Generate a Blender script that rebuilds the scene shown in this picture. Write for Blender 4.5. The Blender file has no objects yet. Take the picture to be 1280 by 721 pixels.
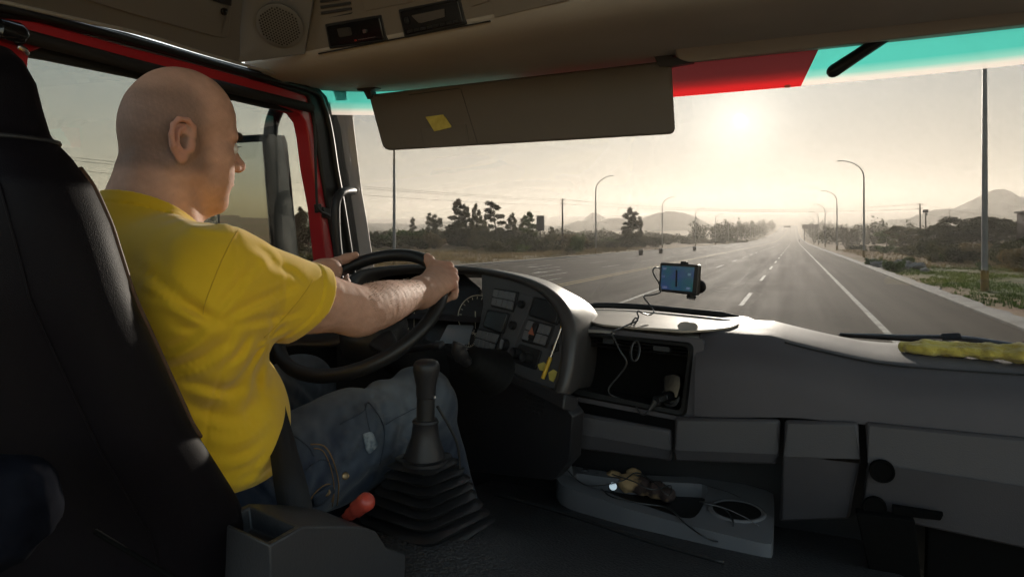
import bpy, bmesh, math, random
import numpy as np
from mathutils import Vector, Matrix

S = bpy.context.scene
COL = S.collection
random.seed(7)
rng = np.random.default_rng(7)
rad = math.radians

# ------------------------------------------------------------------ camera
FPX = 820.0
TH = math.atan2(353.0, FPX)
SN, CS = math.sin(TH), math.cos(TH)
CAM = Vector((0, 0, 2.4))
cd = bpy.data.cameras.new("camera")
cam = bpy.data.objects.new("camera", cd)
COL.objects.link(cam)
cam.location = CAM
cam.rotation_euler = (rad(90), 0, TH)
cd.sensor_width = 36.0
cd.lens = 36.0 * FPX / 1280.0
cd.shift_y = -(360.0 - 298.0) / 1280.0
cd.clip_start = 0.02
cd.clip_end = 12000
S.camera = cam

# ------------------------------------------------------------------ sky and sun
SUN_DIR = Vector((-0.0761, 1.056, 0.1805)).normalized()
SUN_EL = math.asin(SUN_DIR.z)
SUN_AZ = math.atan2(SUN_DIR.x, SUN_DIR.y)
W = bpy.data.worlds.new("World")
S.world = W
W.use_nodes = True
nt = W.node_tree
nt.nodes.clear()
wo = nt.nodes.new("ShaderNodeOutputWorld")
bg = nt.nodes.new("ShaderNodeBackground")
sky = nt.nodes.new("ShaderNodeTexSky")
sky.sky_type = 'NISHITA'
sky.sun_disc = False
sky.sun_elevation = SUN_EL
sky.sun_rotation = SUN_AZ
sky.air_density = 1.0
sky.dust_density = 0.9
sky.ozone_density = 1.0
bg.inputs[1].default_value = 0.10
# hazy air evens the sky out: x -> SKY_GAIN * x / (1 + x / SKY_K)
SKY_GAIN, SKY_K = 2.2, 2.0
def vm(op, a, b):
    n = nt.nodes.new("ShaderNodeVectorMath")
    n.operation = op
    for i, q in enumerate((a, b)):
        if isinstance(q, tuple): n.inputs[i].default_value = q
        else: nt.links.new(q, n.inputs[i])
    return n.outputs[0]
den = vm('ADD', vm('MULTIPLY', sky.outputs[0], (1 / SKY_K,) * 3), (1.0, 1.0, 1.0))
num = vm('MULTIPLY', sky.outputs[0], (SKY_GAIN * 1.0, SKY_GAIN * 1.02, SKY_GAIN * 1.0))
col_ = vm('DIVIDE', num, den)
# the sun's own aureole in the hazy air
gtc = nt.nodes.new("ShaderNodeTexCoord")
gn = nt.nodes.new("ShaderNodeVectorMath"); gn.operation = 'NORMALIZE'
nt.links.new(gtc.outputs["Generated"], gn.inputs[0])
gd = nt.nodes.new("ShaderNodeVectorMath"); gd.operation = 'DOT_PRODUCT'
nt.links.new(gn.outputs[0], gd.inputs[0])
gd.inputs[1].default_value = SUN_DIR
# warmer towards the horizon, cooler overhead
gz_ = nt.nodes.new("ShaderNodeSeparateXYZ")
nt.links.new(gn.outputs[0], gz_.inputs[0])
ge = nt.nodes.new("ShaderNodeMapRange"); ge.inputs[1].default_value = 0.0; ge.inputs[2].default_value = 0.24
nt.links.new(gz_.outputs[2], ge.inputs[0])
gm = nt.nodes.new("ShaderNodeMix"); gm.data_type = 'RGBA'
gm.inputs[6].default_value = (1.10, 0.93, 0.72, 1); gm.inputs[7].default_value = (0.93, 1.0, 1.03, 1)
nt.links.new(ge.outputs[0], gm.inputs[0])
col_ = vm('MULTIPLY', col_, gm.outputs[2])
for power, amp in ((650.0, 5.0), (70.0, 1.5)):
    mx0 = nt.nodes.new("ShaderNodeMath"); mx0.operation = 'MAXIMUM'; mx0.inputs[1].default_value = 0.0
    nt.links.new(gd.outputs["Value"], mx0.inputs[0])
    pw = nt.nodes.new("ShaderNodeMath"); pw.operation = 'POWER'; pw.inputs[1].default_value = power
    nt.links.new(mx0.outputs[0], pw.inputs[0])
    sc_ = nt.nodes.new("ShaderNodeVectorMath"); sc_.operation = 'SCALE'
    sc_.inputs[0].default_value = (amp, amp * .92, amp * .76)
    nt.links.new(pw.outputs[0], sc_.inputs["Scale"])
    col_ = vm('ADD', col_, sc_.outputs[0])
# thin streaks of cloud
cn = nt.nodes.new("ShaderNodeTexNoise"); cn.inputs["Scale"].default_value = 3.0; cn.inputs["Detail"].default_value = 7
cm = nt.nodes.new("ShaderNodeMapping"); cm.inputs["Scale"].default_value = (1, 1, 6)
nt.links.new(gtc.outputs["Generated"], cm.inputs[0]); nt.links.new(cm.outputs[0], cn.inputs["Vector"])
cr_ = nt.nodes.new("ShaderNodeMapRange")
for i_, q_ in ((1, .35), (2, .7), (3, .96), (4, 1.06)): cr_.inputs[i_].default_value = q_
nt.links.new(cn.outputs["Fac"], cr_.inputs[0])
cs = nt.nodes.new("ShaderNodeVectorMath"); cs.operation = 'SCALE'
nt.links.new(col_, cs.inputs[0]); nt.links.new(cr_.outputs[0], cs.inputs["Scale"])
nt.links.new(cs.outputs[0], bg.inputs[0])
nt.links.new(bg.outputs[0], wo.inputs[0])

sl = bpy.data.lights.new("sun", 'SUN')
so = bpy.data.objects.new("sun", sl)
COL.objects.link(so)
sl.energy = 5.0
sl.angle = rad(0.5)
sl.color = (1.0, 0.88, 0.73)
so.rotation_euler = SUN_DIR.to_track_quat('Z', 'Y').to_euler()

S.view_settings.view_transform = 'Standard'
S.view_settings.look = 'None'
S.view_settings.gamma = 1.0
S.view_settings.use_curve_mapping = False
S.view_settings.exposure = 2.1
S.render.engine = 'CYCLES'
cy = S.cycles
cy.use_denoising = True
try:
    cy.denoiser = 'OPENIMAGEDENOISE'
except Exception:
    pass
cy.use_adaptive_sampling = True
cy.adaptive_threshold = 0.02
cy.max_bounces = 7
cy.diffuse_bounces = 4
cy.glossy_bounces = 3
cy.transmission_bounces = 4
cy.volume_bounces = 1
cy.transparent_max_bounces = 16
cy.sample_clamp_indirect = 6.0
cy.caustics_reflective = False
cy.caustics_refractive = False

# ------------------------------------------------------------------ picture to place
def ray(u, v):
    k = (u - 640.0) / FPX
    return Vector((-SN + CS * k, CS + SN * k, (298.0 - v) / FPX))

def px(u, v, t=None, x=None, y=None, z=None):
    r = ray(u, v)
    if x is not None: t = x / r.x
    if y is not None: t = y / r.y
    if z is not None: t = (z - CAM.z) / r.z
    return CAM + r * t

def pl(u, v, P0, N):
    r = ray(u, v)
    return CAM + r * ((Vector(P0) - CAM).dot(N) / r.dot(N))

# ------------------------------------------------------------------ objects
OFF = {}
def tag(o, label=None, cat=None, group=None, kind=None):
    if label: o["label"] = label
    if cat: o["category"] = cat
    if group: o["group"] = group
    if kind: o["kind"] = kind
    return o

def thing(name, label, cat, loc=(0, 0, 0), group=None):
    o = bpy.data.objects.new(name, None)
    COL.objects.link(o)
    o.empty_display_size = 0.1
    o.location = loc
    OFF[o.name] = Vector(loc)
    return tag(o, label, cat, group)

def link(name, me, mat, parent=None, smooth=40, bevel=0, origin=None):
    """link a mesh given in world coordinates, child of parent"""
    if parent is not None:
        off = OFF.get(parent.name, Vector((0, 0, 0)))
    else:
        off = Vector(origin) if origin is not None else Vector((0, 0, 0))
    if off.length > 0:
        me.transform(Matrix.Translation(-off))
    o = bpy.data.objects.new(name, me)
    COL.objects.link(o)
    if mat is not None:
        me.materials.append(mat)
    if parent is not None:
        o.parent = parent
    else:
        o.location = off
    OFF[o.name] = off
    if smooth:
        me.polygons.foreach_set("use_smooth", np.ones(len(me.polygons), bool))
        if smooth < 180:
            me.set_sharp_from_angle(angle=rad(smooth))
    if bevel:
        b = o.modifiers.new("bevel", 'BEVEL')
        b.width = bevel
        b.segments = 2
        b.limit_method = 'ANGLE'
        b.angle_limit = rad(40)
        b.harden_normals = False
    return o

def copy_tree(o, parent=None):
    c = o.copy()
    COL.objects.link(c)
    c.parent = parent
    for ch in list(o.children):
        copy_tree(ch, c)
    return c

def catmull(P, n=8, closed=False):
    P = [Vector(p) for p in P]
    out = []
    m = len(P)
    rngi = range(m if closed else m - 1)
    for i in rngi:
        if closed:
            p0, p1, p2, p3 = P[(i - 1) % m], P[i], P[(i + 1) % m], P[(i + 2) % m]
        else:
            p0, p1, p2, p3 = P[max(i - 1, 0)], P[i], P[i + 1], P[min(i + 2, m - 1)]
        for j in range(n):
            t = j / n
            out.append(0.5 * ((2 * p1) + (-p0 + p2) * t + (2 * p0 - 5 * p1 + 4 * p2 - p3) * t * t
                              + (-p0 + 3 * p1 - 3 * p2 + p3) * t ** 3))
    if not closed:
        out.append(P[-1].copy())
    return out

def round_poly(pts, r, seg=5):
    """round the corners of a polygon given as 2-d tuples"""
    out = []
    m = len(pts)
    for i in range(m):
        a, b, c = Vector(pts[i - 1]), Vector(pts[i]), Vector(pts[(i + 1) % m])
        ra = min(r, (a - b).length * 0.45)
        rc = min(r, (c - b).length * 0.45)
        p, q = b + (a - b).normalized() * ra, b + (c - b).normalized() * rc
        for j in range(seg + 1):
            t = j / seg
            out.append(tuple(p * (1 - t) ** 2 + b * 2 * t * (1 - t) + q * t * t))
    return out

class MB:
    def __init__(s):
        s.v, s.f = [], []
    def add(s, vs, fs):
        b = len(s.v)
        s.v += [tuple(p) for p in vs]
        s.f += [tuple(i + b for i in f) for f in fs]
    def box(s, c, size, M=None):
        c = Vector(c)
        hx, hy, hz = size[0] / 2, size[1] / 2, size[2] / 2
        vs = [Vector((x, y, z)) for x in (-hx, hx) for y in (-hy, hy) for z in (-hz, hz)]
        if M is not None: vs = [M @ p for p in vs]
        s.add([p + c for p in vs], [(0, 1, 3, 2), (4, 6, 7, 5), (0, 4, 5, 1), (2, 3, 7, 6), (0, 2, 6, 4), (1, 5, 7, 3)])
        return s
    def prism(s, front, back):
        n = len(front)
        fs = [tuple(range(n)), tuple(range(2 * n - 1, n - 1, -1))]
        fs += [(i, n + i, n + (i + 1) % n, (i + 1) % n) for i in range(n)]
        s.add(list(front) + list(back), fs)
        return s
    def plate(s, pts, P0, N, d, lift=0.0, r=0, seg=4):
        """picture polygon lying in the plane (P0,N): raised by lift, d thick"""
        N = Vector(N).normalized()
        if r: pts = round_poly(pts, r, seg)
        fr = [pl(u, v, P0, N) + N * lift for u, v in pts]
        s.prism(fr, [p - N * d for p in fr])
        return s
    def strip(s, pairs, conv, D):
        """band between two edges of picture points, thickness vector D"""
        D = Vector(D)
        A = [conv(*a) for a, b in pairs]
        B = [conv(*b) for a, b in pairs]
        n = len(A)
        vs = A + B + [p + D for p in A] + [p + D for p in B]
        fs = []
        for i in range(n - 1):
            fs += [(i, i + 1, n + i + 1, n + i), (2 * n + i, 3 * n + i, 3 * n + i + 1, 2 * n + i + 1),
                   (i, 2 * n + i, 2 * n + i + 1, i + 1), (n + i, n + i + 1, 3 * n + i + 1, 3 * n + i)]
        fs += [(0, n, 3 * n, 2 * n), (n - 1, 3 * n - 1, 4 * n - 1, 2 * n - 1)]
        s.add(vs, fs)
        return s
    def tube(s, path, r, n=10, closed=False, cap=True):
        P = [Vector(p) for p in path]
        m = len(P)
        R = r if hasattr(r, '__len__') else [r] * m
        up = None
        rings = []
        for i in range(m):
            if closed: d = P[(i + 1) % m] - P[i - 1]
            else: d = P[min(i + 1, m - 1)] - P[max(i - 1, 0)]
            if d.length < 1e-9: d = Vector((0, 0, 1))
            d.normalize()
            if up is None:
                up = d.orthogonal().normalized()
            up = (up - d * up.dot(d))
            if up.length < 1e-6: up = d.orthogonal()
            up.normalize()
            w = d.cross(up)
            rings.append([P[i] + (up * math.cos(a) + w * math.sin(a)) * R[i] for a in [2 * math.pi * j / n for j in range(n)]])
        s.loft(rings, closed, cap)
        return s
    def loft(s, rings, closed=False, cap=True):
        n = len(rings[0])
        vs = [p for r in rings for p in r]
        m = len(rings)
        fs = []
        for i in range(m if closed else m - 1):
            a, b = i * n, ((i + 1) % m) * n
            fs += [(a + j, a + (j + 1) % n, b + (j + 1) % n, b + j) for j in range(n)]
        if cap and not closed:
            fs += [tuple(range(n - 1, -1, -1)), tuple(range((m - 1) * n, m * n))]
        s.add(vs, fs)
        return s
    def grid(s, rows):
        n = len(rows[0])
        vs = [p for r in rows for p in r]
        fs = [(i * n + j, i * n + j + 1, (i + 1) * n + j + 1, (i + 1) * n + j) for i in range(len(rows) - 1) for j in range(n - 1)]
        s.add(vs, fs)
        return s
    def lathe(s, base, axis, prof, n=24, cap=True):
        """prof: (distance along axis, radius)"""
        axis = Vector(axis).normalized()
        u = axis.orthogonal().normalized()
        w = axis.cross(u)
        base = Vector(base)
        s.loft([[base + axis * h + (u * math.cos(a) + w * math.sin(a)) * r for a in [2 * math.pi * j / n for j in range(n)]] for h, r in prof], False, cap)
        return s
    def mesh(s, name):
        me = bpy.data.meshes.new(name)
        me.from_pydata(s.v, [], s.f)
        bm = bmesh.new()
        bm.from_mesh(me)
        bmesh.ops.recalc_face_normals(bm, faces=bm.faces)
        bm.to_mesh(me)
        bm.free()
        me.update()
        return me
    def build(s, name, mat, parent=None, **kw):
        return link(name, s.mesh(name), mat, parent, **kw)

def np_mesh(name, V, Q):
    me = bpy.data.meshes.new(name)
    V = np.asarray(V, np.float32)
    Q = np.asarray(Q, np.int32)
    n = Q.shape[1]
    me.vertices.add(len(V))
    me.vertices.foreach_set("co", V.ravel())
    me.loops.add(Q.size)
    me.loops.foreach_set("vertex_index", Q.ravel())
    me.polygons.add(len(Q))
    me.polygons.foreach_set("loop_start", np.arange(0, Q.size, n, dtype=np.int32))
    me.polygons.foreach_set("loop_total", np.full(len(Q), n, np.int32))
    me.update(calc_edges=True)
    me.validate()
    return me

# ------------------------------------------------------------------ materials
def mat(name, col, rough=0.5, metal=0.0, spec=0.5, col2=None, vscale=6.0, vdetail=4.0, vlo=0.35, vhi=0.65,
        bump=0.0, bscale=200.0, bdist=0.002, btype='noise', coat=0.0, emit=None, estr=0.0, stretch=None, sss=0.0,
        trans=0.0, sheen=0.0, rvar=0.0):
    m = bpy.data.materials.new(name)
    m.use_nodes = True
    t = m.node_tree
    b = t.nodes["Principled BSDF"]
    L = t.links.new
    b.inputs["Base Color"].default_value = (*col, 1)
    b.inputs["Roughness"].default_value = rough
    b.inputs["Metallic"].default_value = metal
    b.inputs["Specular IOR Level"].default_value = spec
    b.inputs["Coat Weight"].default_value = coat
    if sheen: b.inputs["Sheen Weight"].default_value = sheen
    if sss:
        b.inputs["Subsurface Weight"].default_value = sss
        b.inputs["Subsurface Radius"].default_value = (0.012, 0.005, 0.003)
        b.inputs["Subsurface Scale"].default_value = 0.6
    if trans: b.inputs["Transmission Weight"].default_value = trans
    if emit:
        b.inputs["Emission Color"].default_value = (*emit, 1)
        b.inputs["Emission Strength"].default_value = estr
    tc = t.nodes.new("ShaderNodeTexCoord")
    src = tc.outputs["Object"]
    if stretch:
        mp = t.nodes.new("ShaderNodeMapping")
        mp.inputs["Scale"].default_value = stretch
        L(src, mp.inputs[0])
        src = mp.outputs[0]
    if col2 is not None or rvar:
        n = t.nodes.new("ShaderNodeTexNoise")
        n.inputs["Scale"].default_value = vscale
        n.inputs["Detail"].default_value = vdetail
        L(src, n.inputs["Vector"])
        r = t.nodes.new("ShaderNodeMapRange")
        r.inputs[1].default_value = vlo
        r.inputs[2].default_value = vhi
        L(n.outputs["Fac"], r.inputs[0])
        if col2 is not None:
            mx = t.nodes.new("ShaderNodeMix")
            mx.data_type = 'RGBA'
            mx.inputs[6].default_value = (*col, 1)
            mx.inputs[7].default_value = (*col2, 1)
            L(r.outputs[0], mx.inputs[0])
            L(mx.outputs[2], b.inputs["Base Color"])
        if rvar:
            r2 = t.nodes.new("ShaderNodeMapRange")
            r2.inputs[3].default_value = max(0.02, rough - rvar)
            r2.inputs[4].default_value = rough + rvar
            L(r.outputs[0], r2.inputs[0])
            L(r2.outputs[0], b.inputs["Roughness"])
    if bump:
        if btype == 'voronoi':
            n2 = t.nodes.new("ShaderNodeTexVoronoi")
            n2.inputs["Scale"].default_value = bscale
            o = n2.outputs["Distance"]
        else:
            n2 = t.nodes.new("ShaderNodeTexNoise")
            n2.inputs["Scale"].default_value = bscale
            n2.inputs["Detail"].default_value = 3
            o = n2.outputs["Fac"]
        L(src, n2.inputs["Vector"])
        bp = t.nodes.new("ShaderNodeBump")
        bp.inputs["Strength"].default_value = bump
        bp.inputs["Distance"].default_value = bdist
        L(o, bp.inputs["Height"])
        L(bp.outputs[0], b.inputs["Normal"])
    return m

def clear_mat(name, tint, gloss=0.05, rough=0.02, node=None):
    """sheet glass: lets light straight through, with a weak mirror layer"""
    m = bpy.data.materials.new(name)
    m.use_nodes = True
    t = m.node_tree
    t.nodes.clear()
    L = t.links.new
    o = t.nodes.new("ShaderNodeOutputMaterial")
    tr = t.nodes.new("ShaderNodeBsdfTransparent")
    tr.inputs[0].default_value = (*tint, 1)
    gl = t.nodes.new("ShaderNodeBsdfGlossy")
    gl.inputs["Roughness"].default_value = rough
    mx = t.nodes.new("ShaderNodeMixShader")
    mx.inputs[0].default_value = gloss
    L(tr.outputs[0], mx.inputs[1])
    L(gl.outputs[0], mx.inputs[2])
    L(mx.outputs[0], o.inputs[0])
    return m
# ================================================================== OUTDOORS
def gz(y):
    return 1.9e-5 * (y - 250) ** 2 if y > 250 else 0.0

YS = [-120, -60, -30, -10, 0, 10, 20, 30, 40, 50, 60, 70, 80, 90, 100, 115, 130, 150, 170, 190, 210, 230, 250, 275, 300, 330, 360, 400, 440, 480,
      530, 580, 640, 700, 770, 850, 930, 1020, 1120, 1230, 1350, 1500]
YG = YS + [1700, 2000, 2400]
XG = [-2600, -1800, -1200, -800, -550, -400, -300, -220, -160, -120, -95, -75, -60, -50, -43, -37, -33, -30.5, -28.5, -27.2, -26.7, 5.6, 6.2, 7, 8, 9.5, 11, 13, 16, 20, 25, 32, 40, 50, 65,
      85, 110, 150, 220, 320, 480, 700, 1000, 1500, 2100, 2600]
def ground_z(x, y):
    z = gz(y)
    if x > 5.9:
        z += 0.10 * min(1, (x - 5.9) / 2) + 0.25 * math.sin(x * 0.31 + y * 0.05) * min(1, max(0, (x - 9) / 25)) + 0.9 * min(1, max(0, (x - 14) / 60))
    elif x < -27:
        d = -27 - x
        z += 0.18 * min(1, d / 3) + 0.3 * math.sin(x * 0.17 + y * 0.06) * min(1, max(0, (d - 5) / 20)) + 1.2 * min(1, max(0, (d - 8) / 40))
    else:
        z -= 0.06
    return z

def soil_material():
    m = bpy.data.materials.new("soil_and_grass")
    m.use_nodes = True
    t = m.node_tree
    L = t.links.new
    b = t.nodes["Principled BSDF"]
    b.inputs["Roughness"].default_value = 0.95
    b.inputs["Specular IOR Level"].default_value = 0.15
    tc = t.nodes.new("ShaderNodeTexCoord")
    def noise(sc, det=6):
        n = t.nodes.new("ShaderNodeTexNoise")
        n.inputs["Scale"].default_value = sc
        n.inputs["Detail"].default_value = det
        n.inputs["Roughness"].default_value = 0.65
        L(tc.outputs["Object"], n.inputs["Vector"])
        return n.outputs["Fac"]
    def ramp(f, lo, hi):
        r = t.nodes.new("ShaderNodeMapRange")
        r.inputs[1].default_value = lo
        r.inputs[2].default_value = hi
        L(f, r.inputs[0])
        return r.outputs[0]
    def mix(f, a, c):
        x = t.nodes.new("ShaderNodeMix")
        x.data_type = 'RGBA'
        L(f, x.inputs[0])
        for s_, val in ((6, a), (7, c)):
            if isinstance(val, tuple): x.inputs[s_].default_value = (*val, 1)
            else: L(val, x.inputs[s_])
        return x.outputs[2]
    soil = mix(ramp(noise(1.3, 8), .35, .65), (0.30, 0.165, 0.095), (0.44, 0.27, 0.16))
    dry = mix(ramp(noise(3.0, 8), .35, .65), (0.20, 0.15, 0.065), (0.34, 0.25, 0.11))
    grn = mix(ramp(noise(5.0, 8), .35, .65), (0.05, 0.075, 0.015), (0.11, 0.14, 0.03))
    base = mix(ramp(noise(0.09, 5), .42, .58), soil, dry)
    # a green verge on the right between 7 and 20 m out, near the truck
    sx = t.nodes.new("ShaderNodeSeparateXYZ")
    L(tc.outputs["Object"], sx.inputs[0])
    def math_(op, a, c):
        n = t.nodes.new("ShaderNodeMath")
        n.operation = op
        for i, val in enumerate((a, c)):
            if isinstance(val, (int, float)): n.inputs[i].default_value = val
            else: L(val, n.inputs[i])
        return n.outputs[0]
    gx = math_('MULTIPLY', ramp(sx.outputs[0], 6.3, 8.0), ramp(sx.outputs[0], 40, 16))
    gy = math_('MULTIPLY', ramp(sx.outputs[1], 28, 34), ramp(sx.outputs[1], 75, 50))
    g = math_('MULTIPLY', math_('MULTIPLY', gx, gy), ramp(noise(0.25, 5), .30, .50))
    colr = mix(g, base, grn)
    L(colr, b.inputs["Base Color"])
    bp = t.nodes.new("ShaderNodeBump")
    bp.inputs["Strength"].default_value = 0.8
    bp.inputs["Distance"].default_value = 0.12
    L(noise(4.0, 8), bp.inputs["Height"])
    L(bp.outputs[0], b.inputs["Normal"])
    return m

g = MB()
g.grid([[(x, y, ground_z(x, y)) for x in XG] for y in YG])
tag(g.build("ground", soil_material(), smooth=180), kind="structure")

# ---- road
def road_material():
    m = mat("asphalt", (0.050, 0.047, 0.044), rough=0.9, spec=0.03)
    t = m.node_tree
    L = t.links.new
    b = t.nodes["Principled BSDF"]
    tc = t.nodes.new("ShaderNodeTexCoord")
    def noise(scale, det=5):
        mp = t.nodes.new("ShaderNodeMapping")
        mp.inputs["Scale"].default_value = scale
        L(tc.outputs["Object"], mp.inputs[0])
        n = t.nodes.new("ShaderNodeTexNoise")
        n.inputs["Scale"].default_value = 1.0
        n.inputs["Detail"].default_value = det
        n.inputs["Roughness"].default_value = 0.6
        L(mp.outputs[0], n.inputs["Vector"])
        return n.outputs["Fac"]
    def add(a, c, w):
        n = t.nodes.new("ShaderNodeMath")
        n.operation = 'MULTIPLY_ADD'
        L(c, n.inputs[0])
        n.inputs[1].default_value = w
        L(a, n.inputs[2])
        return n.outputs[0]
    f = add(add(add(noise((1.6, 0.03, 1), 4), noise((0.35, 0.02, 1), 3), 0.7), noise((9, 1.2, 1), 6), 0.35), noise((0.25, 0.25, 1), 8), 0.5)
    cr = t.nodes.new("ShaderNodeValToRGB")
    e = cr.color_ramp.elements
    e[0].position, e[0].color = 0.72, (0.060, 0.045, 0.031, 1)
    e[1].position, e[1].color = 1.25, (0.125, 0.097, 0.068, 1)
    mr = t.nodes.new("ShaderNodeMapRange")
    mr.inputs[1].default_value = 0.9
    mr.inputs[2].default_value = 1.65
    L(f, mr.inputs[0])
    e[0].position, e[1].position = 0.15, 0.85
    L(mr.outputs[0], cr.inputs[0])
    L(cr.outputs[0], b.inputs["Base Color"])
    r2 = t.nodes.new("ShaderNodeMapRange")
    r2.inputs[3].default_value = 0.95
    r2.inputs[4].default_value = 0.80
    L(mr.outputs[0], r2.inputs[0])
    L(r2.outputs[0], b.inputs["Roughness"])
    bp = t.nodes.new("ShaderNodeBump")
    bp.inputs["Strength"].default_value = 0.5
    bp.inputs["Distance"].default_value = 0.01
    L(noise((30, 8, 1), 5), bp.inputs["Height"])
    L(bp.outputs[0], b.inputs["Normal"])
    return m

RX0, RX1 = -26.6, 5.4
g = MB()
g.grid([[(x, y, gz(y) + .03) for x in (RX0, -20, -11, -4, 2, RX1)] for y in YS])
road = tag(g.build("road", road_material(), smooth=180), kind="structure")

paint = mat("road_paint_white", (0.60, 0.55, 0.46), rough=0.8, spec=.2, col2=(0.20, 0.18, 0.15), vscale=2.2, vdetail=10, vlo=.44, vhi=.66)
ypaint = mat("road_paint_yellow", (0.48, 0.32, 0.08), rough=0.8, spec=.2, col2=(0.22, 0.15, 0.06), vscale=3.0, vdetail=10, vlo=.52, vhi=.72)
def line_mesh(mb, x0, x1, y0, y1):
    ys = [y0] + [y for y in YS if y0 < y < y1] + [y1]
    mb.grid([[(x0, y, gz_lin(y) + .036), (x1, y, gz_lin(y) + .036)] for y in ys])
def gz_lin(y):
    for a, b_ in zip(YS, YS[1:]):
        if a <= y <= b_:
            return gz(a) + (gz(b_) - gz(a)) * (y - a) / (b_ - a)
    return gz(y)
def solid(name, x, w, m, y0=-60, y1=1300):
    mb = MB()
    line_mesh(mb, x - w / 2, x + w / 2, y0, y1)
    tag(mb.build(name, m, road, smooth=180), kind="structure")
def dashed(name, x, w, m, y0, period=15.0, ln=6.0, y1=420):
    y = y0
    mb = MB()
    while y < y1:
        line_mesh(mb, x - w / 2, x + w / 2, y, y + ln)
        y += period
    tag(mb.build(name, m, road, smooth=180), kind="structure")
solid("edge_line", 2.15, 0.17, paint)
solid("edge_line", -25.6, 0.17, paint)
mb = MB()
line_mesh(mb, -10.83, -10.66, -60, 1300)
line_mesh(mb, -11.30, -11.13, -60, 1300)
tag(mb.build("double_yellow_line", ypaint, road, smooth=180), kind="structure")
dashed("lane_line", -1.75, 0.16, paint, -22.5 + 2.1)
solid("lane_line", -5.9, 0.16, paint, -60, 33)
dashed("lane_line", -5.9, 0.16, paint, 41.0)
dashed("lane_line", -14.7, 0.16, paint, 8)
dashed("lane_line", -18.4, 0.16, paint, 2)
dashed("lane_line", -22.0, 0.16, paint, 6)
for ax, ay in ((-12.9, 36.5), (-16.5, 47.0), (-20.2, 55.0)):
    mb = MB()
    zz = .037
    mb.add([(ax - .09, ay - 3, zz), (ax + .09, ay - 3, zz), (ax + .09, ay + 1, zz), (ax - .09, ay + 1, zz)], [(0, 1, 2, 3)])
    mb.add([(ax - .45, ay - 3, zz), (ax + .45, ay - 3, zz), (ax, ay - 5.4, zz)], [(0, 1, 2)])
    tag(mb.build("turn_arrow", paint, road, smooth=0), kind="structure")

conc = mat("kerb_concrete", (0.36, 0.33, 0.29), rough=0.9, col2=(0.20, 0.17, 0.14), vscale=1.2, vdetail=9, bump=.5, bscale=20, bdist=.01)
def kerb(x0, x1):
    mb = MB()
    rows = []
    for y in np.concatenate([np.arange(-40, 160, 1.0), np.arange(160, 900, 10.0)]):
        j = 0.07 * math.sin(y * 0.9) + 0.05 * math.sin(y * 2.3) + (0.12 if (int(y) % 11 == 3) else 0)
        z = gz_lin(float(y))
        s_ = 1 if x1 > x0 else -1
        rows.append([(x0, y, z), (x0, y, z + .10), (x0 + s_ * .06, y, z + .13), (x1 + s_ * j - s_ * .05, y, z + .13), (x1 + s_ * j, y, z + .05)])
    mb.grid(rows)
    return tag(mb.build("kerb", conc, smooth=30), kind="structure")
kerb(5.4, 6.1)
kerb(-26.6, -27.1)

# ---- hills
hill_m = mat("hill_scrub", (0.075, 0.085, 0.045), rough=1.0, spec=0.1, col2=(0.16, 0.13, 0.085), vscale=0.012, vdetail=8, bump=.8, bscale=.05, bdist=6)
def nz(x, y, s):
    return math.sin(x / s * 1.7 + 1.3 * math.sin(y / s * 1.1)) * math.cos(y / s * 1.3 + .7 * math.sin(x / s * .9))
def hills(name, bumps, x0, x1, y0, y1, nx, ny):
    mb = MB()
    rows = []
    for j in range(ny + 1):
        y = y0 + (y1 - y0) * j / ny
        r = []
        for i in range(nx + 1):
            x = x0 + (x1 - x0) * i / nx
            h = 0
            for bx, by, rx, ry, hh in bumps:
                q = ((x - bx) / rx) ** 2 + ((y - by) / ry) ** 2
                h = max(h, hh * math.exp(-q * 1.4)) if hh > 0 else h
            h = h * (1 + .10 * nz(x, y, 60) + .05 * nz(x, y, 23)) + .018 * h * nz(x, y, 9) + 1.2 * nz(x, y, 14)
            e = min(1, i / 3, (nx - i) / 3, j / 3, (ny - j) / 3)
            r.append((x, y, gz(min(y, 1500)) * .0 - 3 + h * e + 2 * e))
        rows.append(r)
    mb.grid(rows)
    return tag(mb.build(name, hill_m, smooth=180), kind="structure")
def hb(u, v, t, rx, ry=None):
    """a hill whose top shows at (u,v) from t metres away, half-width rx picture px"""
    p = px(u, v, t=t)
    return (p.x, p.y, rx * t / FPX, (ry or rx) * t / FPX, p.z + 3)
hills("hills", [hb(1245, 240, 1150, 75, 120), hb(1190, 262, 1050, 90, 120), hb(1120, 276, 1100, 120), hb(1330, 250, 1100, 100), hb(1050, 283, 1150, 90), hb(1420, 245, 1150, 120)], 20, 1300, 800, 2000, 110, 70)
hills("hills", [hb(980, 275, 1950, 38, 60), hb(940, 284, 1980, 60), hb(1030, 285, 1980, 60)], -560, 560, 1750, 2350, 70, 40)
hills("hills", [hb(840, 267, 1250, 75, 90), hb(770, 271, 1300, 60, 80), hb(730, 278, 1250, 60), hb(905, 282, 1350, 60), hb(660, 281, 1350, 90), hb(560, 279, 1400, 120), hb(480, 280, 1400, 120), hb(745, 266, 1600, 30)],
      -1700, -30, 500, 1650, 130, 80)
hills("hills", [hb(330, 268, 900, 130), hb(400, 276, 950, 120), hb(200, 262, 900, 160), hb(290, 259, 1300, 90), hb(80, 268, 900, 160)], -2000, -420, 120, 900, 90, 60)

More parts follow.
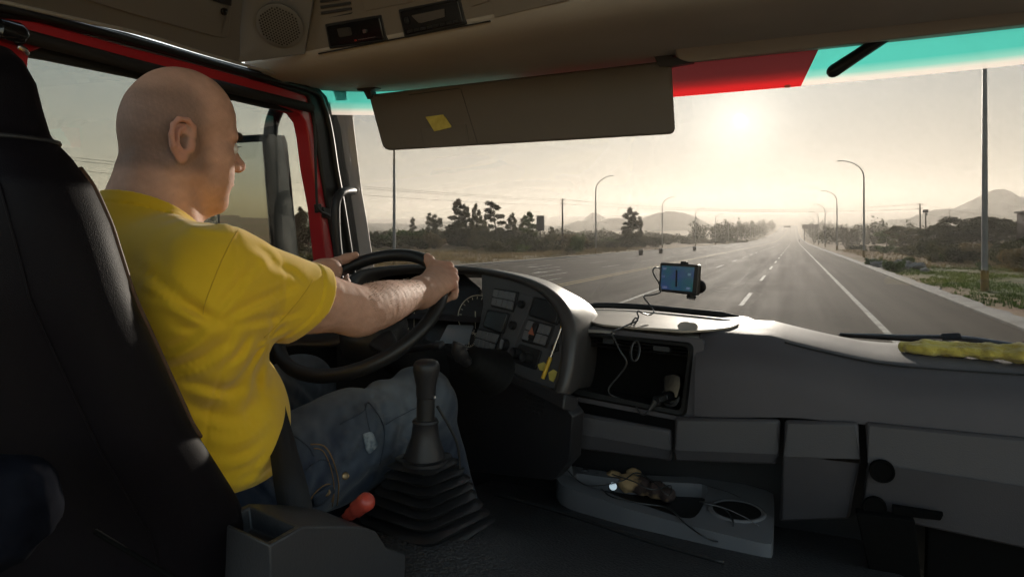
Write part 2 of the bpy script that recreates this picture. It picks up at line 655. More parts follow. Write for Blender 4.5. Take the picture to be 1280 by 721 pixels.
# ---- foliage
def leaf_cloud(clumps, n, size, seed, up=0.0):
    """many small leaf quads spread through clump ellipsoids -> verts, quads"""
    r = np.random.default_rng(seed)
    c = np.array([k[0] for k in clumps], float)
    q = np.array([k[1] for k in clumps], float)
    w = (q.prod(1)) ** 0.66
    idx = r.choice(len(c), n, p=w / w.sum())
    d = r.normal(size=(n, 3))
    d /= np.linalg.norm(d, axis=1)[:, None]
    rr = r.random(n) ** 0.45
    P = c[idx] + d * rr[:, None] * q[idx]
    a = r.normal(size=(n, 3)); a /= np.linalg.norm(a, axis=1)[:, None]
    b = np.cross(a, r.normal(size=(n, 3))); b /= np.linalg.norm(b, axis=1)[:, None]
    s = size * r.uniform(.6, 1.4, n)[:, None]
    V = np.stack([P - a * s * .5, P + b * s * .28, P + a * s * .5, P - b * s * .28], 1).reshape(-1, 3)
    Q = np.arange(4 * n).reshape(-1, 4)
    return V, Q

def leaf_mat(name, c1, c2, sc=0.5):
    m = mat(name, c1, rough=0.75, spec=0.25, col2=c2, vscale=sc, vdetail=4, vlo=.38, vhi=.62)
    t = m.node_tree
    b = t.nodes["Principled BSDF"]
    o = t.nodes["Material Output"]
    tr = t.nodes.new("ShaderNodeBsdfTranslucent")
    src = b.inputs["Base Color"].links[0].from_socket
    t.links.new(src, tr.inputs[0])
    mx = t.nodes.new("ShaderNodeMixShader")
    mx.inputs[0].default_value = 0.3
    t.links.new(b.outputs[0], mx.inputs[1])
    t.links.new(tr.outputs[0], mx.inputs[2])
    t.links.new(mx.outputs[0], o.inputs[0])
    return m
LM = {'dark': leaf_mat("leaf_dark_green", (0.034, 0.042, 0.012), (0.080, 0.078, 0.024)),
      'olive': leaf_mat("leaf_olive", (0.075, 0.075, 0.020), (0.165, 0.135, 0.045)),
      'green': leaf_mat("leaf_green", (0.055, 0.10, 0.015), (0.13, 0.19, 0.03)),
      'dry': leaf_mat("leaf_dry", (0.20, 0.14, 0.06), (0.34, 0.25, 0.12))}
bark = mat("bark", (0.11, 0.085, 0.06), rough=.9, col2=(0.05, 0.04, 0.03), vscale=8, bump=.6, bscale=15, bdist=.02)

TREES = {}
def tree_proto(kind, seed):
    """local: base at origin, about 9 m tall"""
    r = random.Random(seed)
    cl = []
    limbs = MB()
    H = 9.0
    bend = [Vector((0, 0, -.3)), Vector((r.uniform(-.1, .1), 0, H * .35)), Vector((r.uniform(-.3, .3), r.uniform(-.3, .3), H * .7)), Vector((r.uniform(-.3, .3), r.uniform(-.3, .3), H * .95))]
    tr = catmull(bend, 5)
    limbs.tube(tr, [0.17 * (1 - .85 * i / (len(tr) - 1)) for i in range(len(tr))], 7)
    def limb(z0, a, ln, rise):
        k = min(len(tr) - 1, int(z0 / H * len(tr)))
        p = tr[k]
        q = p + Vector((math.cos(a) * ln, math.sin(a) * ln, rise))
        limbs.tube(catmull([p, p.lerp(q, .5) + Vector((0, 0, -.1)), q], 3), [.055, .05, .045, .04, .03, .02, .015], 5)
        return q
    if kind == 'spire':          # narrow, ragged gum
        for i in range(15):
            z = H * (.10 + .90 * i / 14)
            wd = 1.5 * (1 - abs(i / 14 - .32) ** 1.2 * .98)
            a = i * 2.4 + r.random()
            q = limb(max(1, z - .6), a, wd * .7, .7)
            cl.append((tuple(q), (wd * .62, wd * .62, .62 * r.uniform(.8, 1.3))))
        cl.append(((tr[-1].x, tr[-1].y, H * .99), (.28, .28, .75)))
    elif kind == 'open':         # bare stem, separated tufts, leaning
        for i in range(11):
            z = H * (.42 + .58 * i / 10)
            a = i * 2.1 + r.random()
            q = limb(max(1, z - .8), a, r.uniform(.5, 1.3), .8)
            cl.append((tuple(q), (r.uniform(.45, .75), r.uniform(.45, .75), r.uniform(.35, .6))))
    else:                        # broad bushy crown
        for i in range(22):
            a = r.random() * 6.28
            z = H * r.uniform(.28, .95)
            wd = 3.1 * math.sqrt(max(.05, 1 - ((z / H - .55) / .5) ** 2)) * r.uniform(.45, 1)
            q = limb(max(1, z - 1.3), a, wd, 1.0)
            s_ = r.uniform(.75, 1.25)
            cl.append((tuple(q), (s_ * 1.05, s_ * 1.05, s_ * .72)))
    n = {'spire': 4600, 'open': 1700, 'broad': 5600}[kind]
    V, Q = leaf_cloud(cl, n, .36, seed)
    crown = np_mesh("crown_" + kind, V, Q)
    trunk = limbs.mesh("trunk_" + kind)
    for p in trunk.polygons: p.use_smooth = True
    trunk.materials.append(bark)
    return crown, trunk
for kd in ('spire', 'open', 'broad'):
    TREES[kd] = [tree_proto(kd, 11 + i * 7 + len(kd)) for i in range(3)]
CROWN_COPY = {}
def plant_tree(kind, var, leaf, loc, h, label, group, rz, name="tree", wscale=1.0):
    cr, tr = TREES[kind][var % 3]
    key = (kind, var % 3, leaf)
    if key not in CROWN_COPY:
        c = cr.copy()
        c.materials.clear()
        c.materials.append(LM[leaf])
        CROWN_COPY[key] = c
    t = thing(name, label, "tree", loc, group)
    s_ = h / 9.0
    t.scale = (s_ * wscale, s_ * wscale, s_)
    t.rotation_euler = (0, 0, rz)
    for nm, me in (("crown", CROWN_COPY[key]), ("trunk", tr)):
        o = bpy.data.objects.new(nm, me)
        COL.objects.link(o)
        o.parent = t
    return t
def spot(u, t, drop=0.15):
    r = ray(u, 298)
    x, y = r.x * t, r.y * t
    return (x, y, ground_z(x, y) - drop)
def hgt(v, t, z0):
    return (298 - v) / FPX * t + CAM.z - z0

# left-hand trees: (u, v_top, t, kind, leaf, width, words)
LT = [(516, 273, 150, 'spire', 'dark', 1.0, "small pointed tree just right of the left lamp pole"),
      (541, 265, 140, 'broad', 'dark', .75, "rounded dark tree leading the left roadside clump"),
      (571, 252, 125, 'spire', 'dark', 1.45, "tallest dark tree of the left roadside clump"),
      (582, 261, 128, 'spire', 'dark', 1.2, "tree close behind the tallest one in the left clump"),
      (594, 257, 122, 'spire', 'olive', .9, "slim ragged tree in the middle of the left clump"),
      (606, 268, 130, 'broad', 'olive', .6, "low bushy tree between two slim ones in the left clump"),
      (620, 254, 118, 'open', 'dark', 1.35, "leaning tree with separated tufts, right part of the left clump"),
      (640, 268, 135, 'spire', 'olive', 1.0, "short spiky tree right of the leaning tufted tree"),
      (648, 272, 135, 'broad', 'olive', .6, "low spreading tree left of the pointed tree by the sign"),
      (661, 267, 128, 'spire', 'green', 1.5, "broad pointed green tree just left of the roadside sign"),
      (690, 284, 150, 'spire', 'olive', 1.1, "tiny tree between the roadside sign and the bare pole"),
      (786, 262, 150, 'spire', 'dark', 1.6, "taller of the two dark trees right of the second left lamp"),
      (797, 270, 150, 'broad', 'dark', .55, "shorter of the two dark trees right of the second left lamp")]
for i, (u, v, t, kd, lf, ws, lab) in enumerate(LT):
    p = spot(u, t)
    plant_tree(kd, i, lf, p, hgt(v, t, p[2]), lab, "trees on the left roadside", i * 1.3, wscale=ws)
# seen through the side window, behind the mirror
for i, (u, v, t, ws) in enumerate([(368, 264, 62, 1.2), (377, 262, 66, 1.3), (386, 266, 60, 1.1), (394, 263, 64, 1.2), (359, 266, 66, 1.2), (402, 266, 64, 1.2), (350, 268, 70, 1.1)]):
    p = spot(u, t)
    plant_tree('spire' if i % 2 else 'broad', i, 'dark', p, hgt(v, t, p[2]), "dark tree of the row seen in the side window, %s from the mirror" % ("first", "second", "third", "fourth", "zeroth", "fifth", "hidden")[i]
               if i < 4 else ("dark tree partly hidden behind the door mirror", "dark tree behind the red door pillar", "dark tree wholly behind the mirror housing")[i - 4], "trees seen in the side window", i * 2.1, wscale=ws * .8)
# right-hand trees
RT = [(1172, 287, 95, 'broad', 'dark', 1.1, "low dark tree at the left end of the right-hand grove"),
      (1190, 280, 98, 'broad', 'dark', 1.3, "dark round-topped tree left of the near lamp pole"),
      (1208, 277, 95, 'broad', 'dark', 1.35, "biggest dark tree of the right-hand grove"),
      (1226, 279, 92, 'broad', 'dark', 1.2, "dark tree directly behind the near lamp pole"),
      (1247, 277, 96, 'broad', 'dark', 1.3, "dark tree between the near lamp pole and the brick building"),
      (1264, 281, 100, 'broad', 'dark', 1.1, "dark tree at the corner of the brick building"),
      (1125, 287, 120, 'broad', 'olive', 1.2, "hazy olive tree left of the utility poles"),
      (1108, 290, 135, 'broad', 'green', 1.2, "low green tree right of the second right lamp"),
      (1141, 289, 118, 'broad', 'olive', 1.1, "small olive tree touching the first utility pole")]
for i, (u, v, t, kd, lf, ws, lab) in enumerate(RT):
    p = spot(u, t)
    plant_tree(kd, i, lf, p, hgt(v, t, p[2]) * 1.18, lab, "trees on the right roadside", i * 1.7, wscale=ws * 1.3)
ords = ["first", "second", "third", "fourth", "fifth", "sixth", "seventh", "eighth", "ninth", "tenth", "eleventh", "twelfth", "thirteenth", "fourteenth", "fifteenth", "sixteenth",
        "seventeenth", "eighteenth", "nineteenth", "twentieth", "twenty-first", "twenty-second", "twenty-third", "twenty-fourth", "twenty-fifth", "twenty-sixth", "twenty-seventh", "twenty-eighth", "twenty-ninth", "thirtieth"]
for i, (u, v) in enumerate([(1053, 291), (1059, 290), (1065, 289), (1072, 289), (1084, 290), (1092, 292)]):
    t = 240
    p = spot(u, t)
    plant_tree('spire', i, 'dark', p, hgt(v, t, p[2]), "far bluish pointed tree on the right, %s from the road" % ords[i], "far pointed trees on the right", i * 1.7, wscale=1.2)

# ---- shrubs
SHR = []
for i in range(4):
    r = random.Random(40 + i)
    cl = []
    for k in range(12):
        a = r.random() * 6.28
        d = r.uniform(0, .75)
        cl.append(((math.cos(a) * d, math.sin(a) * d, r.uniform(.2, .72)), (r.uniform(.2, .38),) * 2 + (r.uniform(.16, .3),)))
    V, Q = leaf_cloud(cl, 1500, .13, 50 + i)
    st = MB()
    for k in range(7):
        a = k * .9
        st.tube([(0, 0, -.1), (math.cos(a) * .2, math.sin(a) * .2, .3), (math.cos(a) * .5, math.sin(a) * .5, .6)], [.02, .014, .006], 5)
    sm = st.mesh("stems")
    sm.materials.append(bark)
    SHR.append((np_mesh("shrub_leaves", V, Q), sm))
SC = {}
def shrub(loc, w, h, leaf, var, label, group, rz):
    key = (var % 4, leaf)
    if key not in SC:
        c = SHR[var % 4][0].copy()
        c.materials.clear()
        c.materials.append(LM[leaf])
        SC[key] = c
    t = thing("shrub", label, "shrub", loc, group)
    t.scale = (w, w, h)
    t.rotation_euler = (0, 0, rz)
    for nm, me in (("foliage", SC[key]), ("stem", SHR[var % 4][1])):
        o = bpy.data.objects.new(nm, me)
        COL.objects.link(o)
        o.parent = t
r = random.Random(5)
us = sorted([r.uniform(468, 735) for i in range(26)])
for i, u in enumerate(us):
    t = r.uniform(118, 165) if i % 2 else r.uniform(98, 120)
    p = spot(u, t)
    shrub(p, r.uniform(2.2, 4.4), r.uniform(1.8, 3.6), ['olive', 'dark', 'olive', 'dry', 'green'][i % 5], i, "%s low shrub along the left roadside, %s from the windscreen pillar" % (['olive', 'dark', 'olive', 'straw coloured', 'green'][i % 5], ords[i]), "shrubs along the left roadside", i)
for i, (u, v, w) in enumerate([(536, 287, 4.5), (552, 285, 4.5), (563, 281, 4.2), (579, 283, 4.6), (590, 280, 4.4), (603, 284, 4.6), (614, 281, 4.0), (629, 284, 4.6), (643, 286, 4.4), (655, 284, 4.2), (667, 287, 4.2), (684, 291, 4.0), (715, 292, 4.6), (780, 291, 4.6), (800, 291, 5.0), (815, 293, 4.4)]):
    t = 128 + (i % 3) * 6 + (45 if u > 760 else 0)
    p = spot(u, t)
    shrub(p, w, hgt(v, t, p[2]) * 1.05, ['dark', 'dark', 'olive'][i % 3], i, "tall %s bush filling the left tree clump, %s from the lamp pole" % (['dark', 'dark', 'olive'][i % 3], ords[i]), "tall bushes in the left tree clump", i * 1.9)
us = sorted([r.uniform(740, 930) for i in range(22)])
for i, u in enumerate(us):
    t = 100 + (u - 740) * 1.3 + r.uniform(0, 40)
    p = spot(u, t)
    shrub(p, r.uniform(2, 4.2), r.uniform(1.6, 3.4), ['dark', 'olive', 'dark', 'green'][i % 4], i, "%s shrub bordering the far left roadside, %s beyond the bare pole" % (['dark', 'olive', 'dark', 'green'][i % 4], ords[i]), "shrubs bordering the far left roadside", i)
us = sorted([r.uniform(345, 412) for i in range(9)])
for i, u in enumerate(us):
    p = spot(u, r.uniform(44, 58))
    shrub(p, r.uniform(1.2, 2.2), r.uniform(1.0, 2.0), ['olive', 'dark', 'dry'][i % 3], i, "%s shrub seen in the side window, %s from the mirror" % (['olive', 'dark', 'straw coloured'][i % 3], ords[i]), "shrubs seen in the side window", i)
RS = [(1190, 62, 2.2, 2.3, 'olive'), (1204, 60, 2.0, 2.2, 'dark'), (1178, 64, 1.6, 1.6, 'green'), (1222, 60, 2.2, 2.3, 'dry'), (1252, 55, 2.3, 2.5, 'dark'), (1268, 50, 2.2, 2.6, 'dark'), (1278, 45, 2.0, 2.3, 'dry'),
      (1162, 74, 1.8, 2.6, 'dark'), (1150, 80, 1.6, 1.6, 'olive'), (1215, 74, 2.4, 2.2, 'olive'), (1240, 72, 2.4, 2.6, 'dry'), (1110, 105, 2.4, 1.6, 'green'), (1092, 120, 2.4, 1.6, 'olive'), (1070, 140, 2.6, 1.6, 'dark'),
      (1130, 96, 2.2, 2.0, 'olive'), (1228, 47, .6, .9, 'green'), (1292, 48, 2.3, 2.8, 'dark')]
RL = ["large olive shrub standing alone in front of the right grove", "dark shrub right beside the large olive one", "low green shrub left of the large olive one", "straw coloured shrub just left of the near lamp pole",
      "dark shrub below the brick building, nearest the lamp pole", "dark tall shrub under the brick building wall", "straw coloured shrub at the right edge of the windscreen", "dark narrow shrub under the utility poles", "olive shrub left of the utility poles",
      "wide olive shrub at the foot of the grove", "straw coloured shrub below the grove beside the lamp pole", "low green shrub in the brown field", "small olive shrub at the back of the brown field", "small dark shrub beside the second right lamp", "olive shrub between field and utility poles",
      "small bright green sapling left of the near lamp pole", "tall dark shrub at the far right edge of the view"]
for i, (u, t, w, h, lf) in enumerate(RS):
    shrub(spot(u, t), w, h, lf, i, RL[i], "shrubs on the right roadside", i * 1.1)

# ---- grass tufts and far woods: masses nobody could count
def tufts(name, x0, x1, y0, y1, n, h, m, seed, label, dens=None):
    r = np.random.default_rng(seed)
    X = r.uniform(x0, x1, n); Y = y0 + (y1 - y0) * r.random(n) ** 1.5
    k = np.sin(X * .9 + 1.7 * np.sin(Y * .35)) + np.sin(Y * .6 + X * .3) + r.normal(0, .7, n)
    keep = k > -.3
    X, Y = X[keep], Y[keep]
    n = len(X)
    Z = np.array([ground_z(a, b) for a, b in zip(X, Y)]) - .01
    nb = 7
    a = r.uniform(0, 6.28, (n, nb)); ln = h * r.uniform(.5, 1.3, (n, nb)); lean = r.uniform(.1, .6, (n, nb))
    bx, by = X[:, None] + r.normal(0, .06, (n, nb)), Y[:, None] + r.normal(0, .06, (n, nb))
    w = .018
    V = np.stack([np.stack([bx - w * np.sin(a), by + w * np.cos(a), Z[:, None] + 0 * a], -1), np.stack([bx + w * np.sin(a), by - w * np.cos(a), Z[:, None] + 0 * a], -1),
                  np.stack([bx + ln * lean * np.cos(a), by + ln * lean * np.sin(a), Z[:, None] + ln], -1)], 2).reshape(-1, 3)
    o = link(name, np_mesh(name, V, np.arange(len(V)).reshape(-1, 3)), m, smooth=0)
    tag(o, label, "grass", kind="stuff")
tufts("grass", 6.3, 22, 27, 66, 11000, .13, LM['green'], 1, "short green grass on the right verge behind the kerb")
tufts("dry_grass", -48, -28, 40, 150, 9000, .45, LM['dry'], 2, "dry straw coloured grass along the left roadside")
tufts("dry_grass", 8, 40, 60, 150, 5000, .35, LM['dry'], 3, "dry straw coloured grass in the field on the right")
def wood(name, pts, leaf, seed, label, n=9000, size=1.0):
    cl = []
    r = random.Random(seed)
    for (x, y, h, w) in pts:
        z = ground_z(x, y)
        cl.append(((x, y, z + h * .5), (w, w, h * .52)))
        cl.append(((x + r.uniform(-w, w) * .5, y, z + h * .8), (w * .45, w * .45, h * .35 * r.uniform(.6, 1.4))))
    V, Q = leaf_cloud(cl, n, size, seed)
    tag(link(name, np_mesh(name, V, Q), LM[leaf], smooth=0), label, "wood", kind="stuff")
r = random.Random(9)
wood("far_wood", [(-31 - r.uniform(0, 26), y + r.uniform(-8, 8), r.uniform(6, 10) * (1 + y / 1500), r.uniform(3, 5)) for y in np.linspace(330, 1250, 90)], 'dark', 4, "far belt of trees along the left of the road in haze", 16000, 1.3)
wood("far_wood", [(12 + r.uniform(0, 45), y + r.uniform(-8, 8), r.uniform(4, 8) * (1 + y / 1500), r.uniform(3, 5)) for y in np.linspace(330, 1250, 80)], 'dark', 5, "far belt of trees along the right of the road in haze", 14000, 1.3)
wood("far_wood", [(px(u, 298, t=t).x, px(u, 298, t=t).y, h, 6) for u, t, h in [(u, 330 + r.uniform(-40, 60), r.uniform(5, 8)) for u in np.linspace(1030, 1300, 45)]], 'dark', 6, "far hazy wood at the foot of the right-hand hills", 12000, 1.2)
wood("far_wood", [(px(u, 298, t=t).x, px(u, 298, t=t).y, h, 6) for u, t, h in [(u, 300 + r.uniform(-40, 60), r.uniform(3, 5.5)) for u in np.linspace(430, 870, 70)]], 'dark', 7, "far hazy wood behind the left roadside trees", 15000, 1.1)
wood("far_wood", [(px(u, 298, t=t).x, px(u, 298, t=t).y, h, 6) for u, t, h in [(u, 210 + r.uniform(-40, 60), r.uniform(3, 7)) for u in np.linspace(90, 430, 60)]], 'dark', 8, "far hazy wood seen through the side window", 15000, 1.1)

# ---- street lamps
pole_m = mat("lamp_pole_paint", (0.42, 0.41, 0.39), rough=.5, col2=(0.30, 0.28, 0.26), vscale=1.5)
ochre = mat("lamp_base_paint", (0.36, 0.22, 0.06), rough=.8, col2=(0.22, 0.13, 0.05), vscale=4)
lampm = mat("lamp_head", (0.25, 0.25, 0.25), rough=.4)
def lamp_proto(side):
    t = thing("street_lamp", "x", "street lamp")
    s = side
    mb = MB()
    path = [(0, 0, .9), (0, 0, 4), (0, 0, 7), (0, 0, 9.75)] + [(-s * 2.5 * (1 - math.cos(a)), 0, 9.75 + 2.1 * math.sin(a)) for a in [rad(x) for x in (12, 25, 40, 55, 70, 82)]]
    rr = [.125, .115, .105, .085, .075, .07, .06, .055, .05, .045]
    mb.tube(path, rr, 12)
    mb.build("pole", pole_m, t, smooth=60)
    MB().lathe((0, 0, -.1), (0, 0, 1), [(0, .22), (.12, .22), (.13, .16), (.99, .155), (1.0, .128), (1.02, .126)], 14).build("base_sleeve", ochre, t, smooth=40)
    e = Vector(path[-1])
    h = MB()
    h.loft([[e + Vector((-s * d, b * w, c * hh + up)) for b, c in ((-1, -.6), (1, -.6), (1, .3), (.5, 1), (-.5, 1), (-1, .3))] for d, w, hh, up in ((-.05, .05, .04, 0), (.15, .11, .06, .015), (.55, .13, .07, .02), (.75, .07, .04, .01))])
    h.build("lamp_head", lampm, t, smooth=60)
    return t
protoR, protoL = lamp_proto(1), lamp_proto(-1)
for i in range(13):
    for side, proto, x0, y0 in ((1, protoR, 7.75, 35.0), (-1, protoL, -27.9, 42.2)):
        y = y0 + 55 * i
        o = proto if i == 0 else copy_tree(proto)
        o.location = (x0, y, ground_z(x0, y))
        where = "right verge" if side > 0 else "left roadside"
        o["label"] = ("tall grey street lamp with ochre base on the %s, nearest the truck" % where) if i == 0 else "curved grey street lamp on the %s, %s from the truck" % (where, ords[i])
        o["group"] = "street lamps on the %s" % where

# ---- utility poles and wires
wood_m = mat("pole_wood", (0.09, 0.075, 0.06), rough=.9, col2=(0.05, 0.04, 0.035), vscale=3)
dark_metal = mat("dark_steel", (0.05, 0.05, 0.05), rough=.5, metal=.6)
def upole(u, vtop, t, label, ball=False, rr=.16):
    p = spot(u, t, .1)
    th = thing("utility_pole", label, "utility pole", p)
    P = Vector(p)
    h = hgt(vtop, t, p[2])
    MB().tube([P, P + Vector((.03, 0, h * .5)), P + Vector((0, 0, h))], [rr, rr * .85, rr * .65], 9).build("pole", wood_m, th)
    if ball:
        b = MB()
        b.box(P + Vector((0, 0, h - .2)), (.9, .5, .55))
        b.build("transformer", dark_metal, th, bevel=.06)
        MB().box(P + Vector((.1, 0, h - .8)), (.35, .3, .4)).build("bracket_box", dark_metal, th, bevel=.03)
    else:
        b = MB()
        for z in (.15, .9):
            b.box(P + Vector((0, 0, h - z)), (.9, .09, .09))
        b.build("cross_arm", wood_m, th)
        ins = MB()
        for z in (.15, .9):
            for x in (-.4, .4):
                ins.lathe(P + Vector((x, 0, h - z + .04)), (0, 0, 1), [(0, .03), (.05, .05), (.12, .045), (.15, .02)], 8)
        ins.build("insulator", lampm, th)
    return P + Vector((0, 0, h - .1))
A1 = upole(703, 248, 125, "bare wooden pole beside the roadside sign on the left", rr=.2)
A2 = upole(1150, 254, 120, "taller of the two utility poles on the right")
A3 = upole(1157, 262, 122, "shorter utility pole on the right with dark box on top", ball=True)
A4 = upole(1187, 259, 300, "thin distant pole rising before the right-hand hill", rr=.12)
wire_m = mat("wire", (0.03, 0.03, 0.03), rough=.6)
def wire(a, b, sag, label, r_=.022):
    pts = []
    for i in range(25):
        s_ = i / 24
        p = a.lerp(b, s_)
        p.z -= sag * 4 * s_ * (1 - s_)
        pts.append(p)
    o = MB().tube(pts, r_, 5).build("power_line", wire_m, origin=a)
    tag(o, label, "cable", "power lines")
L0 = px(60, 193, t=52)
for i, (dz, lab) in enumerate(((0, "topmost power line left of the road"), (-.28, "middle power line left of the road"), (-1.15, "lowest power line left of the road"))):
    wire(L0 + Vector((0, 0, dz * .9)), A1 + Vector((0, 0, dz)), .55, lab, .018)
for i, (dz, sg, lab) in enumerate(((0, 1.5, "topmost power line crossing above the road"), (-.9, .9, "lower power line crossing above the road"))):
    wire(A1 + Vector((0, 0, dz)), A2 + Vector((0, 0, dz)), sg, lab, .028)
B0 = px(1300, 272, t=130)
wire(A2, B0 + Vector((0, 0, 0)), .6, "power line from the utility pole to the right edge", .02)
wire(A3 - Vector((0, 0, .6)), px(1300, 276, t=120), .8, "low power line running behind the right-hand grove", .02)

# ---- roadside sign (its back), bollards, gantries
signm = mat("sign_back", (0.13, 0.11, 0.10), rough=.7, col2=(0.19, 0.16, 0.14), vscale=2)
p = Vector(spot(675.5, 112, .1))
th = thing("road_sign", "upright grey-brown sign seen from behind at the left roadside", "sign", p)
b = MB()
b.box(p + Vector((0, 0, 4.9)), (1.35, .08, 2.6), Matrix.Rotation(.5, 3, 'Z'))
b.build("panel", signm, th, bevel=.02)
MB().box(p + Vector((0, .08, 4.9)), (.03, .02, 2.5), Matrix.Rotation(.5, 3, 'Z')).build("seam", dark_metal, th)
MB().tube([p, p + Vector((0, .07, 4.5))], .07, 8).build("post", dark_metal, th)
for i, (u, v) in enumerate(((801, 308.5), (826, 308), (868, 304))):
    t = (95, 105, 130)[i]
    q = Vector(spot(u, t, .05))
    th = thing("litter_bin", "dark roadside litter bin on the left, %s" % ("nearest one", "middle one", "farthest one")[i], "litter bin", q, "litter bins on the left roadside")
    b = MB()
    b.lathe(q, (0, 0, 1), [(.15, .26), (.2, .3), (.85, .33)], 12)
    b.build("bin_body", dark_metal, th)
    MB().lathe(q + Vector((0, 0, .88)), (0, 0, 1), [(0, .36), (.06, .36), (.16, .2)], 12).build("lid", dark_metal, th)
    MB().tube([q, q + Vector((0, 0, .2))], .06, 8).build("foot", dark_metal, th)
def gantry(u0, u1, v0, v1, t, side, label):
    c0, c1 = px(u0, v1, t=t), px(u1, v0, t=t)
    w, h = (c1 - c0).to_2d().length, c1.z - c0.z
    c = (c0 + c1) / 2
    th = thing("gantry_sign", label, "road sign", (c.x, c.y, ground_z(c.x, c.y)))
    MB().box(c, (w, .3, h)).build("panel", signm, th, bevel=.05)
    b = MB()
    for zz in (-.25, .25):
        b.box(c + Vector((0, .4, zz * h)), (w * 1.02, .2, .2))
    b.build("frame", dark_metal, th)
    q = MB()
    for s_ in (-.35, .3) if side else (-.45, .45):
        q.tube([(c.x + s_ * w, c.y + .45, ground_z(c.x, c.y) - 1), (c.x + s_ * w, c.y + .45, c1.z)], .22, 8)
    q.build("post", dark_metal, th)
gantry(1003.5, 1022.5, 280, 285.3, 420, 1, "brown rectangular direction sign above the right of the road")
gantry(980, 988, 281.8, 284, 900, 0, "tiny far sign above the end of the road")

# ---- brick building at the right edge
brick = mat("old_brick", (0.10, 0.055, 0.04), rough=.9, col2=(0.06, 0.036, 0.028), vscale=3, bump=.5, bscale=8, bdist=.03)
roofm = mat("flat_roof", (0.10, 0.085, 0.075), rough=.9)
q = Vector(spot(1282, 85, .3))
th = thing("brick_building", "flat-roofed brown brick building at the right edge", "building", q)
ztop = px(1266, 264, t=85).z
hb_ = ztop - q.z
b = MB()
b.box(q + Vector((5.2, 3.0, hb_ / 2)), (9, 7, hb_))
b.build("wall", brick, th, bevel=.02)
MB().box(q + Vector((5.2, 3.0, hb_ + .12)), (9.5, 7.5, .24)).build("roof", roofm, th, bevel=.03)
for k in range(3):
    f = MB().box(q + Vector((2.5 + k * 2.6, -.53, hb_ * .55)), (1.1, .08, 1.3)).build("window", dark_metal, th)
    MB().box(q + Vector((2.5 + k * 2.6, -.58, hb_ * .55 - .72)), (1.3, .16, .1)).build("sill", roofm, f)

# ---- rubble
rockm = mat("rubble", (0.22, 0.21, 0.20), rough=.9, col2=(0.36, 0.33, 0.30), vscale=3, vdetail=6, bump=.7, bscale=9, bdist=.03)
RK = []
for i in range(4):
    bm = bmesh.new()
    bmesh.ops.create_icosphere(bm, subdivisions=2, radius=1)
    rr = random.Random(i)
    pls = [(Vector((rr.gauss(0, 1), rr.gauss(0, 1), rr.gauss(0, 1))).normalized(), rr.uniform(.45, .8)) for k in range(9)]
    for v in bm.verts:
        for n_, d_ in pls:
            e = v.co.dot(n_) - d_
            if e > 0: v.co -= n_ * e
        v.co.z *= .75
    me = bpy.data.meshes.new("rubble_rock")
    bm.to_mesh(me)
    bm.free()
    me.materials.append(rockm)
    RK.append(me)
rr = random.Random(3)
nr = 0
for i in range(26):
    u = 1086 + (1156 - 1086) * (i + rr.uniform(-.5, .5)) / 25
    vb = 329 + (u - 1086) / 70 * 9 + rr.uniform(-3, 2)
    t = (CAM.z - .15) * FPX / (vb - 298)
    q = px(u, vb, t=t)
    o = bpy.data.objects.new("rock", RK[i % 4])
    COL.objects.link(o)
    s_ = rr.uniform(.25, .62)
    o.location = (q.x, q.y, ground_z(q.x, q.y) + s_ * .35)
    o.scale = (s_, s_, s_ * rr.uniform(.7, 1))
    o.rotation_euler = (rr.uniform(-.4, .4), rr.uniform(-.4, .4), rr.random() * 6)
    tag(o, "grey broken stone in the rubble on the right verge, %s from the left" % ords[i], "rock", "rubble stones on the right verge")
for i, (u, v, w, lab) in enumerate(((1094, 330, .9, "yellow-green weed at the left end of the rubble"), (1117, 336, 1.1, "green leafy weed growing in the middle of the rubble"), (1132, 328, .9, "weed behind the rubble stones"))):
    t = (CAM.z - .15) * FPX / (v - 298)
    q = px(u, v, t=t)
    shrub((q.x, q.y, ground_z(q.x, q.y)), w, w * .9, 'green', i, lab, "weeds in the rubble", i)

# ---- a motorbike far ahead
q = Vector((2.6, 395, gz(395) + .03))
th = thing("motorbike", "tiny dark motorbike with rider far ahead on the road", "motorbike", q)
for dy in (-.65, .65):
    w = MB()
    w.tube([q + Vector((0, dy + .3 * math.cos(a), .3 + .3 * math.sin(a))) for a in [i * math.pi / 8 for i in range(16)]], .06, 6, closed=True)
    w.build("wheel", dark_metal, th)
MB().loft([[q + Vector((b * w, y, z + c * h)) for b, c in ((-1, -1), (1, -1), (1, 1), (-1, 1))] for y, w, z, h in ((-.75, .08, .7, .05), (-.2, .16, .65, .16), (.3, .15, .7, .2), (.6, .06, .75, .12))]).build("body", dark_metal, th)
rd = MB()
rd.loft([[q + Vector((b * w, y + c * d, z)) for b, c in ((-1, -1), (1, -1), (1, 1), (-1, 1))] for y, w, d, z in ((-.1, .2, .12, .75), (-.05, .22, .12, 1.1), (.05, .24, .11, 1.35), (.08, .07, .07, 1.45), (.1, .12, .12, 1.55), (.1, .11, .11, 1.7), (.1, .04, .04, 1.78))])
tag(rd.build("person", dark_metal, origin=q), "tiny dark rider sitting on the far motorbike", "person")

# ---- haze
hz = bpy.data.materials.new("haze_air")
hz.use_nodes = True
t = hz.node_tree
t.nodes.clear()
o = t.nodes.new("ShaderNodeOutputMaterial")
pv = t.nodes.new("ShaderNodeVolumePrincipled")
pv.inputs["Color"].default_value = (0.97, 0.915, 0.84, 1)
pv.inputs["Density"].default_value = HAZE if 'HAZE' in globals() else 0.00038
pv.inputs["Anisotropy"].default_value = 0.5
t.links.new(pv.outputs[0], o.inputs["Volume"])
hzo = MB().box((0, 1150, 76), (5300, 2620, 162)).build("haze", hz, smooth=0)
tag(hzo, "pale haze filling the air over road and hills", "haze", kind="stuff")
